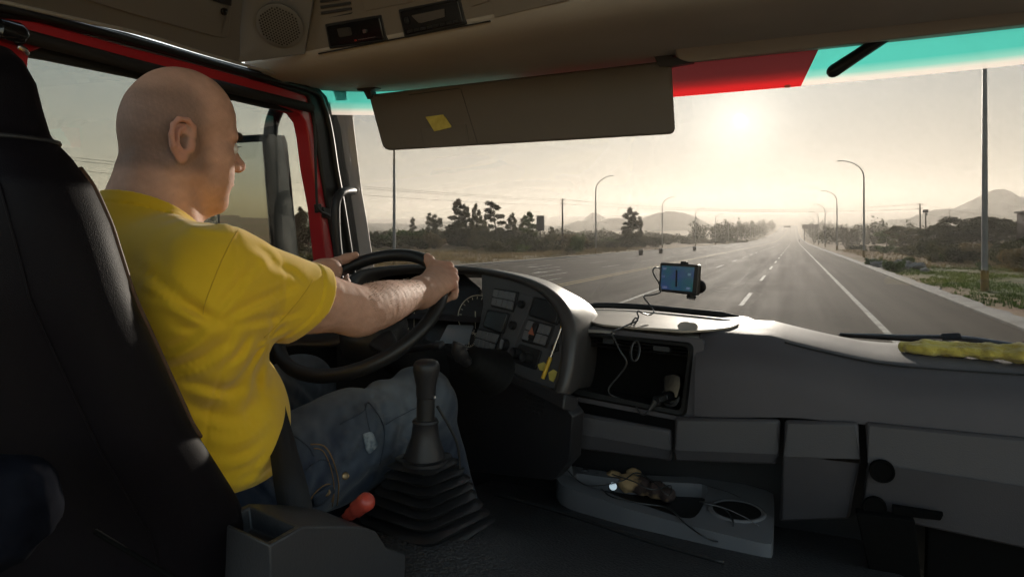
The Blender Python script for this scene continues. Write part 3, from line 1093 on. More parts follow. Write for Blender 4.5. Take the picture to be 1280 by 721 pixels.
# ================================================================== THE TRUCK CAB
truck = thing("truck", "black and grey truck cab with red door frame, seen from inside", "truck", (-0.25, 0.6, 0.0))

def plastic(name, c, rough=.55, b=.25, sc=900, spec=.4, c2=None):
    return mat(name, c, rough=rough, spec=spec, bump=b, bscale=sc, bdist=.0008, col2=c2, vscale=5, vlo=.3, vhi=.7, rvar=.06)
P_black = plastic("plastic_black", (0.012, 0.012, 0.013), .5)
P_dark = plastic("plastic_charcoal", (0.046, 0.043, 0.047), .5, .5, 420, c2=(0.056, 0.052, 0.056))
P_dash = plastic("dash_skin_grey", (0.068, 0.062, 0.068), .6, .6, 420, spec=.22, c2=(0.082, 0.075, 0.080))
P_panel = plastic("panel_grey", (0.068, 0.068, 0.072), .45)
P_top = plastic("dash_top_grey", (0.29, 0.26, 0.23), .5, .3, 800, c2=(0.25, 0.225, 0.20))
P_head = plastic("headliner_taupe", (0.43, 0.39, 0.35), .8, .3, 600, spec=.2, c2=(0.39, 0.355, 0.318))
P_lock = plastic("locker_grey", (0.17, 0.168, 0.172), .6, .3, 600, spec=.3)
P_fascia = plastic("fascia_taupe", (0.19, 0.165, 0.14), .55, .2, 700, spec=.3)
P_rubber = mat("rubber", (0.010, 0.010, 0.010), rough=.45, spec=.35, bump=.2, bscale=300)
P_glossk = mat("gloss_black", (0.006, 0.006, 0.007), rough=.12, spec=.5)
P_screen = mat("dull_screen", (0.006, 0.006, 0.007), rough=.25, spec=.4)
P_silver = mat("silver_trim", (0.55, 0.55, 0.56), rough=.25, metal=1.0)
P_tan = plastic("pillar_trim_tan", (0.80, 0.70, 0.61), .6, .1)
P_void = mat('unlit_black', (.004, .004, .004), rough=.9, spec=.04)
P_deep = plastic("plastic_soot", (0.018, 0.017, 0.019), .45)
P_red = mat("red_cab_paint", (0.42, 0.012, 0.022), rough=.35, coat=.4, spec=.5, rvar=.05)
P_leather = mat("black_leather", (0.0045, 0.0034, 0.0048), rough=.6, spec=.10, bump=.3, bscale=800, bdist=.0008, btype='voronoi', rvar=.08, vscale=3)
P_floor = mat("floor_mat_rubber", (0.035, 0.035, 0.037), rough=.5, spec=.45, bump=.9, bscale=190, bdist=.003, btype='voronoi', rvar=.1, vscale=2)
P_tray = plastic("tray_grey", (0.15, 0.148, 0.155), .5)
P_paper = mat("yellow_paper", (0.62, 0.52, 0.12), rough=.8, col2=(0.5, 0.40, 0.08), vscale=60)
P_visor = mat("visor_vinyl", (0.145, 0.125, 0.107), rough=.6, spec=.3, bump=.3, bscale=700, bdist=.0008, col2=(0.13, 0.112, 0.096), vscale=3)

# ---------------------------------------------------------------- roof, header, lockers
def yf(x):
    return 1.238 + .113 * max(0.0, -(x + .55) + .15) + .06 * max(0, x - .3)
XS = [-1.37, -1.3, -1.22, -1.1, -.95, -.8, -.65, -.5, -.35, -.2, 0, .2, .4, .6, .8, 1.0, 1.15]
prof = [(1.90, 2.93, 0), (1.84, 2.885, 0), (1.80, 2.869, 0), (1.72, 2.857, 0), (1.62, 2.850, 0), (1.52, 2.842, 0), (.10, 2.838, 1), (.05, 2.843, 1), (.02, 2.853, 1), (.004, 2.867, 1), (0, 2.874, 1), (.02, 2.90, 1)]
rows = []
for y, z, rel in prof:
    r_ = []
    for x in XS:
        e = max(0, (-1.05 - x) / .32) ** 2
        yy = (yf(x) + y) if rel else y - .10 * max(0, (-1.1 - x) / .27) ** 2
        r_.append(Vector((x, yy, z + .004 * e)))
    rows.append(r_)
MB().grid(rows).build("header_panel", P_head, truck, smooth=70)
# fascia above it, with its fittings
FN = Vector((-.113, -1, -.28)).normalized()
FP = Vector((-.9, yf(-.9) + .001, 2.874))
rows = [[Vector((x, yf(x) - .001, 2.874)) for x in XS[1:]], [Vector((x, yf(x) - .11, 3.24)) for x in XS[1:]]]
fascia = MB().grid(rows).build("overhead_console", P_fascia, truck, smooth=40)
def fplate(name, pts, m, d=.02, lift=.004, r=2, bevel=.002, parent=None):
    return MB().plate(pts, FP, FN, d, lift, r).build(name, m, parent or fascia, bevel=bevel)
ta = fplate("tachograph", [(407, 30), (478, 18), (485, 51), (413, 61)], P_black, lift=.004)
fplate("tachograph_face", [(410, 33), (476, 21.5), (481.5, 49), (415, 58)], P_glossk, lift=.0065)
fplate("tachograph_display", [(424, 36), (440, 33.5), (443, 44), (427, 46.5)], mat("lcd_grey", (.05, .048, .045), rough=.2), lift=.0085, bevel=0)
fplate("tachograph_slot", [(450, 49.2), (472, 45.6), (472.3, 46.4), (450.3, 50.2)], P_silver, lift=.0085, r=0, bevel=0)
fplate("tachograph_lamp", [(446, 49.5), (448, 49.2), (448.3, 51), (446.3, 51.4)], mat("red_dot", (.5, .03, .02)), lift=.0085, r=0, bevel=0)
fplate("tachograph_key", [(456, 37), (460, 36.3), (460.6, 41), (456.8, 41.8)], P_silver, lift=.0085, r=1, bevel=0)
fplate("radio", [(499, 12), (576, -3), (584, 30), (507, 47.5)], P_black, lift=.005)
fplate("radio_face", [(502, 14.5), (574.5, 0), (580.5, 28.5), (508.5, 44)], P_screen, lift=.0075)
fplate("radio_display", [(517, 19.5), (558, 11), (559, 21), (527, 29)], mat("radio_lcd", (.085, .075, .068), rough=.3), lift=.010, bevel=0)
for k in range(8):
    a, b = k / 8, (k + .8) / 8
    f = lambda s_, w: (512 + (577 - 512) * s_, 38 + (24 - 38) * s_ + w)
    fplate("radio_button", [f(a, 0), f(b, 0), f(b, 3.2), f(a, 3.2)], P_black, lift=.0095, r=0, bevel=.0008)
fplate("radio_knob", [(508, 22), (513, 21), (515, 29), (510, 30)], P_black, lift=.012, r=3)
fplate("air_vent", [(396, -16), (440, -22), (443.5, 18), (404, 24.5)], P_black, lift=.003, r=5)
for k in range(5):
    y0 = -14 + k * 7.2
    fplate("vent_slat", [(401 + k * .6, y0), (438 + k * .7, y0 - 5.6), (438.5 + k * .7, y0 - 2.2), (401.5 + k * .6, y0 + 3.4)], P_deep, lift=.008, r=0, bevel=.001)
fplate("console_door", [(451, -30), (522, -40), (518, 2.5), (457, 14.5)], P_fascia, lift=.005, r=3)
fplate("console_shelf", [(588, -26), (628, -36), (612, 2), (590, 8.5)], P_fascia, lift=.006, r=2)
fplate("console_shelf", [(616, 1), (700, -22), (712, 0), (619, 22)], P_fascia, lift=.003, r=1)
fplate("console_seam", [(398.5, 66.2), (612, 25.6), (612.3, 27.0), (398.7, 67.7)], P_rubber, lift=.003, r=0, bevel=0)

# speaker corner and side locker
Q0, Q1 = px(297, 79, x=-1.30), px(381, 68, y=yf(-1.1))
Q2, Q3 = px(401, -60, y=yf(-1.1) - .09), px(303, -60, x=-1.15)
CN = (Q1 - Q0).cross(Q3 - Q0).normalized()
if CN.dot(CAM - Q0) < 0: CN = -CN
corner = MB().prism([Q0, Q1, Q2, Q3], [p - CN * .02 for p in (Q0, Q1, Q2, Q3)]).build("speaker_panel", P_lock, truck, bevel=.003)
c0 = pl(350, 32, Q0, CN)
mb = MB()
mb.lathe(c0 - CN * .004, CN, [(0, .056), (.0065, .056), (.009, .050), (.0095, .03), (.0095, .0)], 40, cap=False)
spk = mb.build("speaker_grille", plastic("grille_grey", (0.13, 0.128, 0.13), .6), corner, smooth=50)
holes = MB()
u_ = CN.orthogonal().normalized(); w_ = CN.cross(u_)
for i in range(-7, 8):
    for j in range(-8, 9):
        a = Vector((i * .0072 + (j % 2) * .0036, j * .0062))
        if a.length < .049:
            holes.lathe(c0 + u_ * a.x + w_ * a.y + CN * .0052, CN, [(0, .0023), (.0005, .0023)], 6)
holes.build("speaker_holes", P_rubber, spk, smooth=0)
# locker: lower edge runs along the bead at x=-1.30, leaning inwards as it rises
def lk(u, v):
    f_ = max(0, min(1.2, (bead_v(u) - v) / 90.0))
    return px(u, v, x=-1.30 + .15 * f_)
BEAD = [(-80, -17), (0, 1.5), (87, 22), (175, 42), (250, 65), (320, 85), (380, 100), (442, 114)]
def bead_v(u):
    for a, b in zip(BEAD, BEAD[1:]):
        if a[0] <= u <= b[0]: return a[1] + (b[1] - a[1]) * (u - a[0]) / (b[0] - a[0])
    return BEAD[-1][1]
us = [-80, -40, 0, 40, 80, 120, 160, 200, 240, 270, 300]
rows = [[lk(u, bead_v(u) - 1) for u in us], [lk(u, bead_v(u) - 40) for u in us], [lk(u + 4, bead_v(u) - 90) for u in us], [lk(u + 7, bead_v(u) - 150) for u in us], [lk(u + 7, bead_v(u) - 260) + Vector((-.05, .0, .1)) for u in us]]
locker = MB().grid(rows).build("side_locker", P_lock, truck, smooth=40)
def lplate(name, pts, m, d=.01, off=.004, r=8, bevel=.002):
    pts = round_poly(pts, r) if r else pts
    n = Vector((1, 0, -.25)).normalized()
    fr = [lk(u, v) + n * off for u, v in pts]
    return MB().prism(fr, [p - n * d for p in fr]).build(name, m, locker, bevel=bevel)
lplate("locker_door", [(30, -70), (288, -70), (287, 5), (283, 47), (270, 46), (180, 22), (100, -2)], P_lock, off=.007, d=.012)
lplate("locker_latch", [(262, -20), (287, -20), (286, 7), (262, 0)], P_black, off=.0085, r=1)
lc = lk(277, 14) + Vector((1, 0, -.25)).normalized() * .006
MB().lathe(lc, (1, 0, -.25), [(0, .0085), (.004, .0085), (.006, .007), (.0045, .004), (.0045, 0)], 20, cap=False).build("locker_lock", P_glossk, locker)
MB().tube(catmull([px(u, v, x=-1.297) for u, v in BEAD], 6), .0042, 8).build("bead_trim", mat("bead_trim_grey", (.30, .29, .28), rough=.35), truck, smooth=180)
# corner piece between header and pillar
MB().strip([((375, 99), (380, 78)), ((410, 108), (410, 88)), ((442, 116), (445, 100)), ((452, 126), (462, 108))], lambda u, v: px(u, v, x=-1.29), (-.03, 0, 0)).build("pillar_cap", P_lock, truck, bevel=.002)
# roof skin, rear of the roof
MB().grid([[Vector((x, y, 3.24 + .02 * math.cos(x))) for x in (-1.15, -.6, 0, .6, 1.15)] for y in (1.20, .8, .3, -.2, -.55)]).build("roof", P_head, truck, smooth=180)
MB().grid([[Vector((-1.15, y, 3.24)) for y in (1.3, .4, -.55)], [Vector((-1.36, y, 3.0)) for y in (1.3, .4, -.55)]]).build("roof_side", P_lock, truck)

# ---------------------------------------------------------------- door, seals, side glass
XD = lambda x: (lambda u, v: px(u, v, x=x))
door = MB().strip([((430, 352), (411, 352)), ((423, 318), (406, 318)), ((413, 260), (400, 260)), ((404, 211), (391, 211)), ((398, 170), (386, 170)), ((394, 146), (382, 152)), ((388, 119), (374, 141)),
                   ((320, 100), (320, 119)), ((250, 81), (250, 103)), ((160, 58), (160, 83)), ((60, 30), (60, 56)), ((30, 22), (36, 66)), ((12, 18), (34, 90)), ((-14, 15), (40, 130)), ((-40, 12), (40, 240))],
                  XD(-1.345), (-.05, 0, 0)).build("door", P_red, truck, bevel=.004)
MB().strip([((455, 352), (427, 352)), ((451, 318), (420, 318)), ((441, 250), (410, 258)), ((434, 211), (402, 211)), ((427, 160), (396, 168)), ((417, 128), (392, 144)), ((396, 106), (386, 120)),
            ((320, 86.5), (320, 98)), ((250, 67), (250, 79)), ((160, 40), (160, 55.5)), ((60, 17), (60, 28)), ((0, 3.5), (0, 21)), ((-80, -14), (-80, 3))],
           XD(-1.335), (-.035, 0, 0)).build("door_seal", P_rubber, truck, bevel=.006)
# a rib along the seal
MB().tube(catmull([px(u, v, x=-1.331) for u, v in ((442, 345), (438, 318), (428, 255), (420, 211), (413, 165), (405, 134), (390, 113), (320, 94), (250, 74), (160, 49), (60, 23), (-60, -4))], 5), .009, 8).build("seal_lip", P_rubber, truck, smooth=180)
MB().strip([((22, 44), (36, 70)), ((50, 44), (60, 74)), ((160, 72), (168, 96)), ((250, 96), (258, 116)), ((320, 111), (336, 134)), ((388, 130), (386, 143))], XD(-1.352), (-.02, 0, 0)).build("blind_cassette", P_rubber, door, bevel=.002)
MB().tube([px(12, 40, x=-1.325), px(160, 79, x=-1.325), px(389, 135, x=-1.325)], .0135, 14).build("roller_blind", plastic("blind_fabric", (.012, .011, .012), .7), door, smooth=60)
MB().lathe(px(8, 39, x=-1.325), (0, 1, 0), [(-.02, .006), (-.015, .02), (.02, .022), (.03, .016)], 14).build("blind_end", P_glossk, door)
MB().tube(catmull([px(22, 58, x=-1.32), px(30, 62, x=-1.32), px(33, 66, x=-1.33)], 4), .006, 8).build("blind_catch", P_silver, door, smooth=180)
glass = clear_mat("side_glass", (0.455, 0.465, 0.45), .05)
y0, y1 = .55, 1.74
MB().box((-1.40, (y0 + y1) / 2, 2.50), (.005, y1 - y0, .56)).build("side_window", glass, door, smooth=0)
MB().box((-1.37, 1.0, 1.72), (.06, 1.7, 1.06)).build("door_trim", P_black, door, bevel=.01)
MB().box((-1.35, 1.0, 2.262), (.10, 1.6, .045)).build("window_sill", P_black, door, bevel=.012)
MB().tube(catmull([px(392, 141, x=-1.322), px(394, 180, x=-1.322), px(396, 250, x=-1.322), px(399, 262, x=-1.32), px(407, 267, x=-1.322), px(416, 270, x=-1.33)], 6), .0042, 7).build("pull_cord", P_rubber, truck, smooth=180)
MB().plate([(396, 255), (402, 254), (403, 264), (397, 266)], (-1.325, 0, 0), (1, 0, 0), .012).build("cord_clip", P_rubber, truck, bevel=.002)
MB().plate([(405, 258), (415, 262), (416, 274), (406, 271)], (-1.330, 0, 0), (1, 0, 0), .012).build("cord_anchor", P_rubber, truck, bevel=.002)
# windscreen pillar and grab handle
WS = lambda x, z: 2.03 - .27 * (z - 2.05) - .17 * min(1.3, abs((x + .25) / 1.1)) ** 4
def wsp(u, v):
    y = 1.9
    for _ in range(12):
        p = px(u, v, y=y)
        y = WS(p.x, p.z)
    return px(u, v, y=y)
MB().strip([((415, 132), (440, 128)), ((424, 160), (443, 158)), ((431, 200), (448, 200)), ((438, 240), (453, 240)), ((443, 280), (460, 280)), ((448, 320), (466, 320)), ((453, 352), (471, 352))],
           XD(-1.338), (-.02, .01, 0)).build("windscreen_pillar", P_tan, truck, bevel=.004)
MB().lathe(px(446, 237, x=-1.335), (1, 0, 0), [(0, .010), (.004, .010), (.007, .006), (.007, 0)], 16, cap=False).build("pillar_screw_cover", P_tan, truck)
MB().tube(catmull([px(441, 238, x=-1.33), px(436, 238, x=-1.30), px(426, 241, x=-1.285), px(420.5, 251, x=-1.285), px(419.5, 270, x=-1.285), px(421, 300, x=-1.285), px(425, 335, x=-1.285), px(428, 360, x=-1.30)], 6), .0135, 14).build("grab_handle", P_deep, truck, smooth=180)

# ---------------------------------------------------------------- windscreen
def ws_grid(x0, x1, z0, z1, nx, nz, off=0.0):
    return [[Vector((x, WS(x, z) + off, z)) for x in [x0 + (x1 - x0) * i / nx for i in range(nx + 1)]] for z in [z0 + (z1 - z0) * j / nz for j in range(nz + 1)]]
mb = MB().grid(ws_grid(-1.372, 1.12, 2.06, 2.96, 30, 8))
wsn = mb.build("windscreen", clear_mat("windscreen_glass", (0.460, 0.466, 0.472), .03), truck, smooth=180)
sd = wsn.modifiers.new("thick", 'SOLIDIFY'); sd.thickness = .005
# tinted band: strong teal at the top, clearing to a pale edge
bm_ = bpy.data.materials.new("shade_band_tint")
bm_.use_nodes = True
t = bm_.node_tree
t.nodes.clear()
o = t.nodes.new("ShaderNodeOutputMaterial")
tr = t.nodes.new("ShaderNodeBsdfTransparent")
tl = t.nodes.new("ShaderNodeBsdfTranslucent")
cr = t.nodes.new("ShaderNodeValToRGB")
tc = t.nodes.new("ShaderNodeTexCoord")
sp = t.nodes.new("ShaderNodeSeparateXYZ")
mr = t.nodes.new("ShaderNodeMapRange")
mr.inputs[1].default_value = 2.787
mr.inputs[2].default_value = 2.832
e = cr.color_ramp.elements
e[0].position, e[0].color = 0.0, (0.93, 0.84, 0.80, 1)
e[1].position, e[1].color = 0.9, (0.10, 0.62, 0.56, 1)
x_ = cr.color_ramp.elements.new(.25); x_.color = (0.88, 0.86, 0.80, 1)
x_ = cr.color_ramp.elements.new(.5); x_.color = (0.33, 0.74, 0.66, 1)
t.links.new(tc.outputs["Object"], sp.inputs[0])
t.links.new(sp.outputs[2], mr.inputs[0])
t.links.new(mr.outputs[0], cr.inputs[0])
t.links.new(cr.outputs[0], tr.inputs[0])
t.links.new(cr.outputs[0], tl.inputs[0])
mx = t.nodes.new("ShaderNodeMixShader")
mx.inputs[0].default_value = .82
t.links.new(tr.outputs[0], mx.inputs[1])
t.links.new(tl.outputs[0], mx.inputs[2])
t.links.new(mx.outputs[0], o.inputs[0])
MB().grid(ws_grid(-1.371, 1.12, 2.788, 2.95, 30, 4, -.008)).build("shade_band", bm_, wsn, smooth=180)
# red film strip over the top of the glass
rf = bm_.copy(); rf.name = "red_film"
for n_ in rf.node_tree.nodes:
    if n_.type == 'VALTORGB':
        while len(n_.color_ramp.elements) > 1: n_.color_ramp.elements.remove(n_.color_ramp.elements[0])
        n_.color_ramp.elements[0].color = (0.80, 0.025, 0.03, 1)
rows = []
for j in range(5):
    z = 2.786 + .12 * j / 4
    xr = wsp(1001 + 18 * j / 2.3, 112).x
    rows.append([Vector((x, WS(x, z) - .014, z)) for x in np.linspace(-.75, xr, 14)])
MB().grid(rows).build("red_film", rf, wsn, smooth=180)
MB().plate([(980, 106.5), (988, 105.5), (988, 109), (981, 109.6)], wsp(984, 108) + Vector((0, -.02, 0)), (0, -1, 0), .002, r=1).build("film_highlight", mat("highlight_pink", (.75, .2, .15), rough=.5), wsn)  # pink plate painting a small reddish highlight on the film
a, b = wsp(1042, 92) + Vector((0, -.035, 0)), wsp(1095, 57) + Vector((0, -.035, 0))
MB().tube([a + (a - b).normalized() * d for d in (.018, .014, .008, 0)] + [a.lerp(b, .5), b, b + (b - a) * .6], [.005, .011, .0145, .0160, .0145, .014, .014], 14).build("screen_bracket", P_rubber, truck, smooth=60)
# wiper
wp = [px(1050, 417, t=1.80), px(1120, 420, t=1.78), px(1200, 422, t=1.74), px(1300, 437, t=1.66)]
wiper = MB().tube(catmull(wp, 6), [.004] * 6 + [.006] * 6 + [.008] * 7, 8).build("wiper", plastic("wiper_grey", (.45, .47, .50), .45), truck, smooth=180)
MB().tube([px(1049, 418.5, t=1.81), px(1180, 427, t=1.77), px(1300, 446, t=1.68)], .005, 6).build("wiper_blade", P_rubber, wiper)
MB().tube([px(1070, 418, t=1.80), px(1180, 421, t=1.76), px(1290, 441, t=1.67)], .005, 6).build("wiper_spine", plastic("wiper_alloy", (.40, .43, .46), .4), wiper)
MB().plate([(1176, 416), (1200, 415), (1204, 423), (1180, 424)], px(1190, 420, t=1.735), (0, -1, .3), .02, r=2).build("wiper_joint", plastic("wiper_joint", (.2, .22, .25), .4), wiper, bevel=.002)

# ---------------------------------------------------------------- sun visors
VN = Vector((0, -1, -.12)).normalized()
VP = Vector((-.7, 1.655, 2.77))
visor = MB().plate([(460, 118), (838, 75), (843, 167), (479, 188)], VP, VN, .020, 0, 9, 6).build("sun_visor", P_visor, truck, bevel=.006)
MB().tube([pl(576, 111, VP, VN) + VN * .0005, pl(597, 179, VP, VN) + VN * .0001], .0007, 6).build("visor_seam", P_black, visor)
MB().plate([(526, 160), (583, 155), (587, 181), (531, 184.5)], VP, VN, .004, .0022, 2).build("visor_pocket", P_visor, visor, bevel=.001)
MB().tube([pl(511, 118.5, VP, VN) + VN * .0004, pl(575, 110, VP, VN) + VN * .0004], .0009, 6).build("visor_stitch", P_black, visor)
MB().plate([(445, 109), (466, 106.5), (470, 110), (463, 112.5), (464, 121), (459, 124), (454, 114), (446, 113)], VP + VN * .01, VN, .03, 0).build("visor_hinge", P_dark, truck, bevel=.002)
MB().plate([(807, 64), (838, 58), (841, 71), (866, 73), (866, 78), (838, 83), (823, 82), (818, 71), (808, 70)], VP + VN * .012, VN, .03, 0).build("visor_hinge", P_dark, truck, bevel=.002)
# folded passenger visor / header box on the right
HN = Vector((.02, -1, -.75)).normalized()
HP = px(1070, 55, y=1.60)
hbx = MB().plate([(833, 24), (1000, 4), (1330, -36), (1330, 26), (862, 79), (846, 74)], HP, HN, .03, 0, 6).build("passenger_visor", plastic("visor_grey", (.30, .265, .24), .7, .3, 600, spec=.2), truck, bevel=.008)

# ---------------------------------------------------------------- door mirror outside
mirror_glass = mat("mirror_glass", (.85, .86, .86), rough=.02, metal=1.0)
P_mir = mat("mirror_housing", (.030, .038, .043), rough=.85, spec=.08, rvar=.1, vscale=8, bump=.1, bscale=300)
mirror = None
mb = MB()
st = [(167, 335, 2.05, 356, 2.20), (175, 331, 2.05, 359, 2.20), (190, 330.5, 2.05, 361, 2.20), (230, 333, 2.05, 364, 2.20), (290, 339, 2.05, 370, 2.20), (345, 345, 2.05, 375, 2.20)]
rings = []
for v, ua, ta, ub, tb in st:
    A, B = px(ua, v, t=ta), px(ub, v + 2, t=tb)
    out = Vector((-.20, -.02, 0)) if v > 168 else Vector((-.19, -.02, 0))
    rings.append([A, A.lerp(B, .04) + Vector((.002, 0, 0)), A.lerp(B, .5) + Vector((.003, 0, 0)), A.lerp(B, .96) + Vector((.002, 0, 0)), B, B + out + Vector((0, -.03, 0)), A + out])
mirror = mb.loft(rings).build("door_mirror", P_mir, truck, smooth=30, bevel=.004)
gl_ = MB()
A, B = px(331, 172, t=2.045), px(344, 340, t=2.045)
gl_.prism([A + Vector((-.008, -.004, -.012)), B + Vector((-.008, -.004, 0)), B + Vector((-.195, -.022, 0)), A + Vector((-.185, -.022, -.012))],
          [p + Vector((0, .004, 0)) for p in [A + Vector((-.008, -.004, -.012)), B + Vector((-.008, -.004, 0)), B + Vector((-.195, -.022, 0)), A + Vector((-.185, -.022, -.012))]])
gl_.build("mirror_glass", mirror_glass, mirror)
MB().tube([px(357, 178, t=2.195), px(362, 220, t=2.195), px(372, 330, t=2.195)], .004, 6).build("mirror_edge", P_mir, mirror)
MB().tube(catmull([px(338, 170, t=2.12), px(341, 150, t=2.12), px(350, 132, t=2.08), px(366, 118, t=2.02)], 6), .022, 12).build("mirror_arm", P_mir, truck, smooth=180)

# ---------------------------------------------------------------- dashboard: instrument hood
PN = Vector((-.38, -.86, .30)).normalized()
PP = Vector((-.65, 1.53, 2.18))
CNr = Vector((0, -1, .30)).normalized()
CP = Vector((-.867, 1.62, 2.25))
def hp(u, v):
    return pl(u, v, PP, PN) if u >= 568 else pl(u, v, CP, CNr)
OUT = [(426, 372), (432, 352), (444, 341), (467, 334), (520, 330), (566, 331.5), (600, 334), (640, 341), (676, 353), (701, 371), (715, 394), (720, 421), (717, 456), (711, 484), (706, 496)]
INN = [(446, 375), (451, 358), (460, 347), (477, 341), (523, 337), (565, 338), (598, 341), (634, 348.5), (665, 360), (687, 377), (699, 397), (704, 421), (701, 453), (696, 478), (692, 489)]
OUT3 = catmull([hp(*p) for p in OUT], 4)
INN3 = catmull([hp(*p) for p in INN], 4)
rows = []
N2 = (PN + CNr).normalized()
rows.append([p - N2 * .035 for p in INN3])
rows.append([p + N2 * .004 for p in INN3])
rows.append([(a * .75 + b * .25) + N2 * .011 for a, b in zip(INN3, OUT3)])
rows.append([(a * .4 + b * .6) + N2 * .012 for a, b in zip(INN3, OUT3)])
rows.append([(a * .08 + b * .92) + N2 * .006 for a, b in zip(INN3, OUT3)])
rows.append([p - N2 * .006 for p in OUT3])
cen = sum(OUT3, Vector()) / len(OUT3)
rows.append([p + Vector((0, .12, -.01)) + (cen - p) * .02 for p in OUT3])
rows.append([p + Vector((0, .30, -.05)) + (cen - p) * .05 for p in OUT3])
dash = MB().grid(rows).build("instrument_hood", plastic("hood_skin", (.050, .046, .045), .38, .25, 800), truck, smooth=70)
panel = MB().plate([(598, 340), (634, 347), (667, 359), (690, 376), (702, 397), (707, 421), (704, 455), (698, 492), (650, 474), (600, 451), (583, 442), (588, 431), (595, 405), (600, 378), (598, 360)], PP, PN, .03, -.012).build("switch_panel", P_panel, truck, bevel=.002)
def pp(name, pts, m, lift, d=.012, r=1.5, bevel=.0012, parent=None):
    return MB().plate(pts, PP, PN, d, lift - .012, r).build(name, m, parent or panel, bevel=bevel)
def cellgrid(name, q, nx, ny, m, lift, gap=.1, skip=()):
    A, B, C_, D = [Vector(p) for p in q]
    for j in range(ny):
        for i in range(nx):
            if (i, j) in skip: continue
            def at(s_, t_):
                return tuple(A.lerp(B, s_).lerp(D.lerp(C_, s_), t_))
            s0, s1, t0, t1 = (i + gap / 2) / nx, (i + 1 - gap / 2) / nx, (j + gap / 2) / ny, (j + 1 - gap / 2) / ny
            pp(name, [at(s0, t0), at(s1, t0), at(s1, t1), at(s0, t1)], m, lift, r=.6, bevel=.0015)
P_sw = plastic("switch_cap", (.13, .132, .138), .34, .05)
b1 = [(615.5, 360), (643, 364.4), (637.7, 386.6), (612, 380)]
b2 = [(595.5, 410.4), (622, 416.6), (613.3, 440.5), (590, 431)]
b3 = [(658.5, 398.5), (687.5, 406.5), (678, 431), (650, 423)]
for q in (b1, b2, b3):
    e = [(q[0][0] - 1.5, q[0][1] - 2), (q[1][0] + 2.5, q[1][1] - 1.5), (q[2][0] + 2, q[2][1] + 2.5), (q[3][0] - 2, q[3][1] + 2)]
    pp("switch_bezel", e, P_black, .003, r=2)
cellgrid("switch", b1, 4, 2, P_sw, .008)
cellgrid("switch", b2, 4, 2, P_sw, .008)
cellgrid("switch", b3, 4, 2, P_sw, .008, skip=((1, 0), (1, 1)))
pp("hazard_switch", [(665.5, 402.5), (671, 404), (664.5, 423), (659, 421.5)], P_black, .010)
pp("hazard_triangle", [(664.5, 408), (667, 418.5), (659.5, 416.5)], mat("hazard_orange", (.35, .10, .05), rough=.4), .0112, r=0, bevel=0, d=.002)
for q in ([(607.7, 386.6), (632, 391), (624.4, 414.3), (602, 406.6)], [(666.5, 371), (699.0, 377), (692, 403), (660, 392)]):
    c = Vector((sum(p[0] for p in q) / 4, sum(p[1] for p in q) / 4))
    pp("pocket_frame", [tuple(c + (Vector(p) - c) * 1.14) for p in q], P_black, .005, r=3)
    pp("pocket", q, P_screen, .0062, r=1.5)
strip = pp("knob_strip", [(648.8, 365.5), (664.3, 368.8), (634.4, 446.5), (618, 441)], P_panel, .004, r=3)
def knob(name, u, v, r_, h, parent=panel, m=P_black):
    c = pl(u, v, PP, PN) - PN * .012 + PN * .004
    k = MB().lathe(c, PN, [(0, r_), (h * .7, r_ * .94), (h, r_ * .85), (h * .85, r_ * .6), (h * .85, 0)], 24, cap=False).build(name, m, parent, smooth=50)
    return k, c
knob("knob", 650.3, 379.3, .0105, .010)
knob("knob", 639.2, 405.5, .0115, .010)
k, c = knob("light_switch", 628.8, 430, .016, .012)
up_ = (Vector((0, 0, 1)) - PN * PN.z).normalized(); sd_ = PN.cross(up_)
MB().box(c + PN * .013, (.005, .024, .012), Matrix((sd_, up_, PN)).transposed()).build("grip", P_sw, k, bevel=.0015)
pp("knob_block", [(647, 427.6), (674, 436.5), (666.5, 461), (636.6, 450)], P_black, .006, r=3)
knob("knob", 645.5, 441, .0145, .022)
knob("knob", 658.8, 446.5, .0145, .022)
# lip under the panel, lower dash
MB().strip([((553, 428), (551, 440)), ((600, 446), (598, 460)), ((650, 471), (648, 484)), ((706, 492), (704, 512))], lambda u, v: pl(u, v, PP + PN * .012, PN), -PN * .05).build("panel_lip", P_deep, truck, bevel=.004)
LN = Vector((-.38, -.86, -.10)).normalized()
LP = pl(640, 478, PP, PN) + PN * .004
low = MB().plate([(551, 440), (598, 459), (648, 483), (706, 506), (716, 520), (712, 575), (690, 600), (560, 585), (545, 520)], LP, LN, .04).build("lower_dash", P_deep, truck, bevel=.003)
for j in range(6):
    for i in range(5):
        u, v = 658 + i * 5.2 - j * .6, 482 + j * 5.4 + i * 1.6
        if (i + j) % 5 == 4: continue
        MB().plate([(u, v), (u + 4, v + 1.2), (u + 3.6, v + 4.8), (u - .3, v + 3.7)], LP, LN, .004, .0015).build("fuse_vent", P_black, low, bevel=.0006)
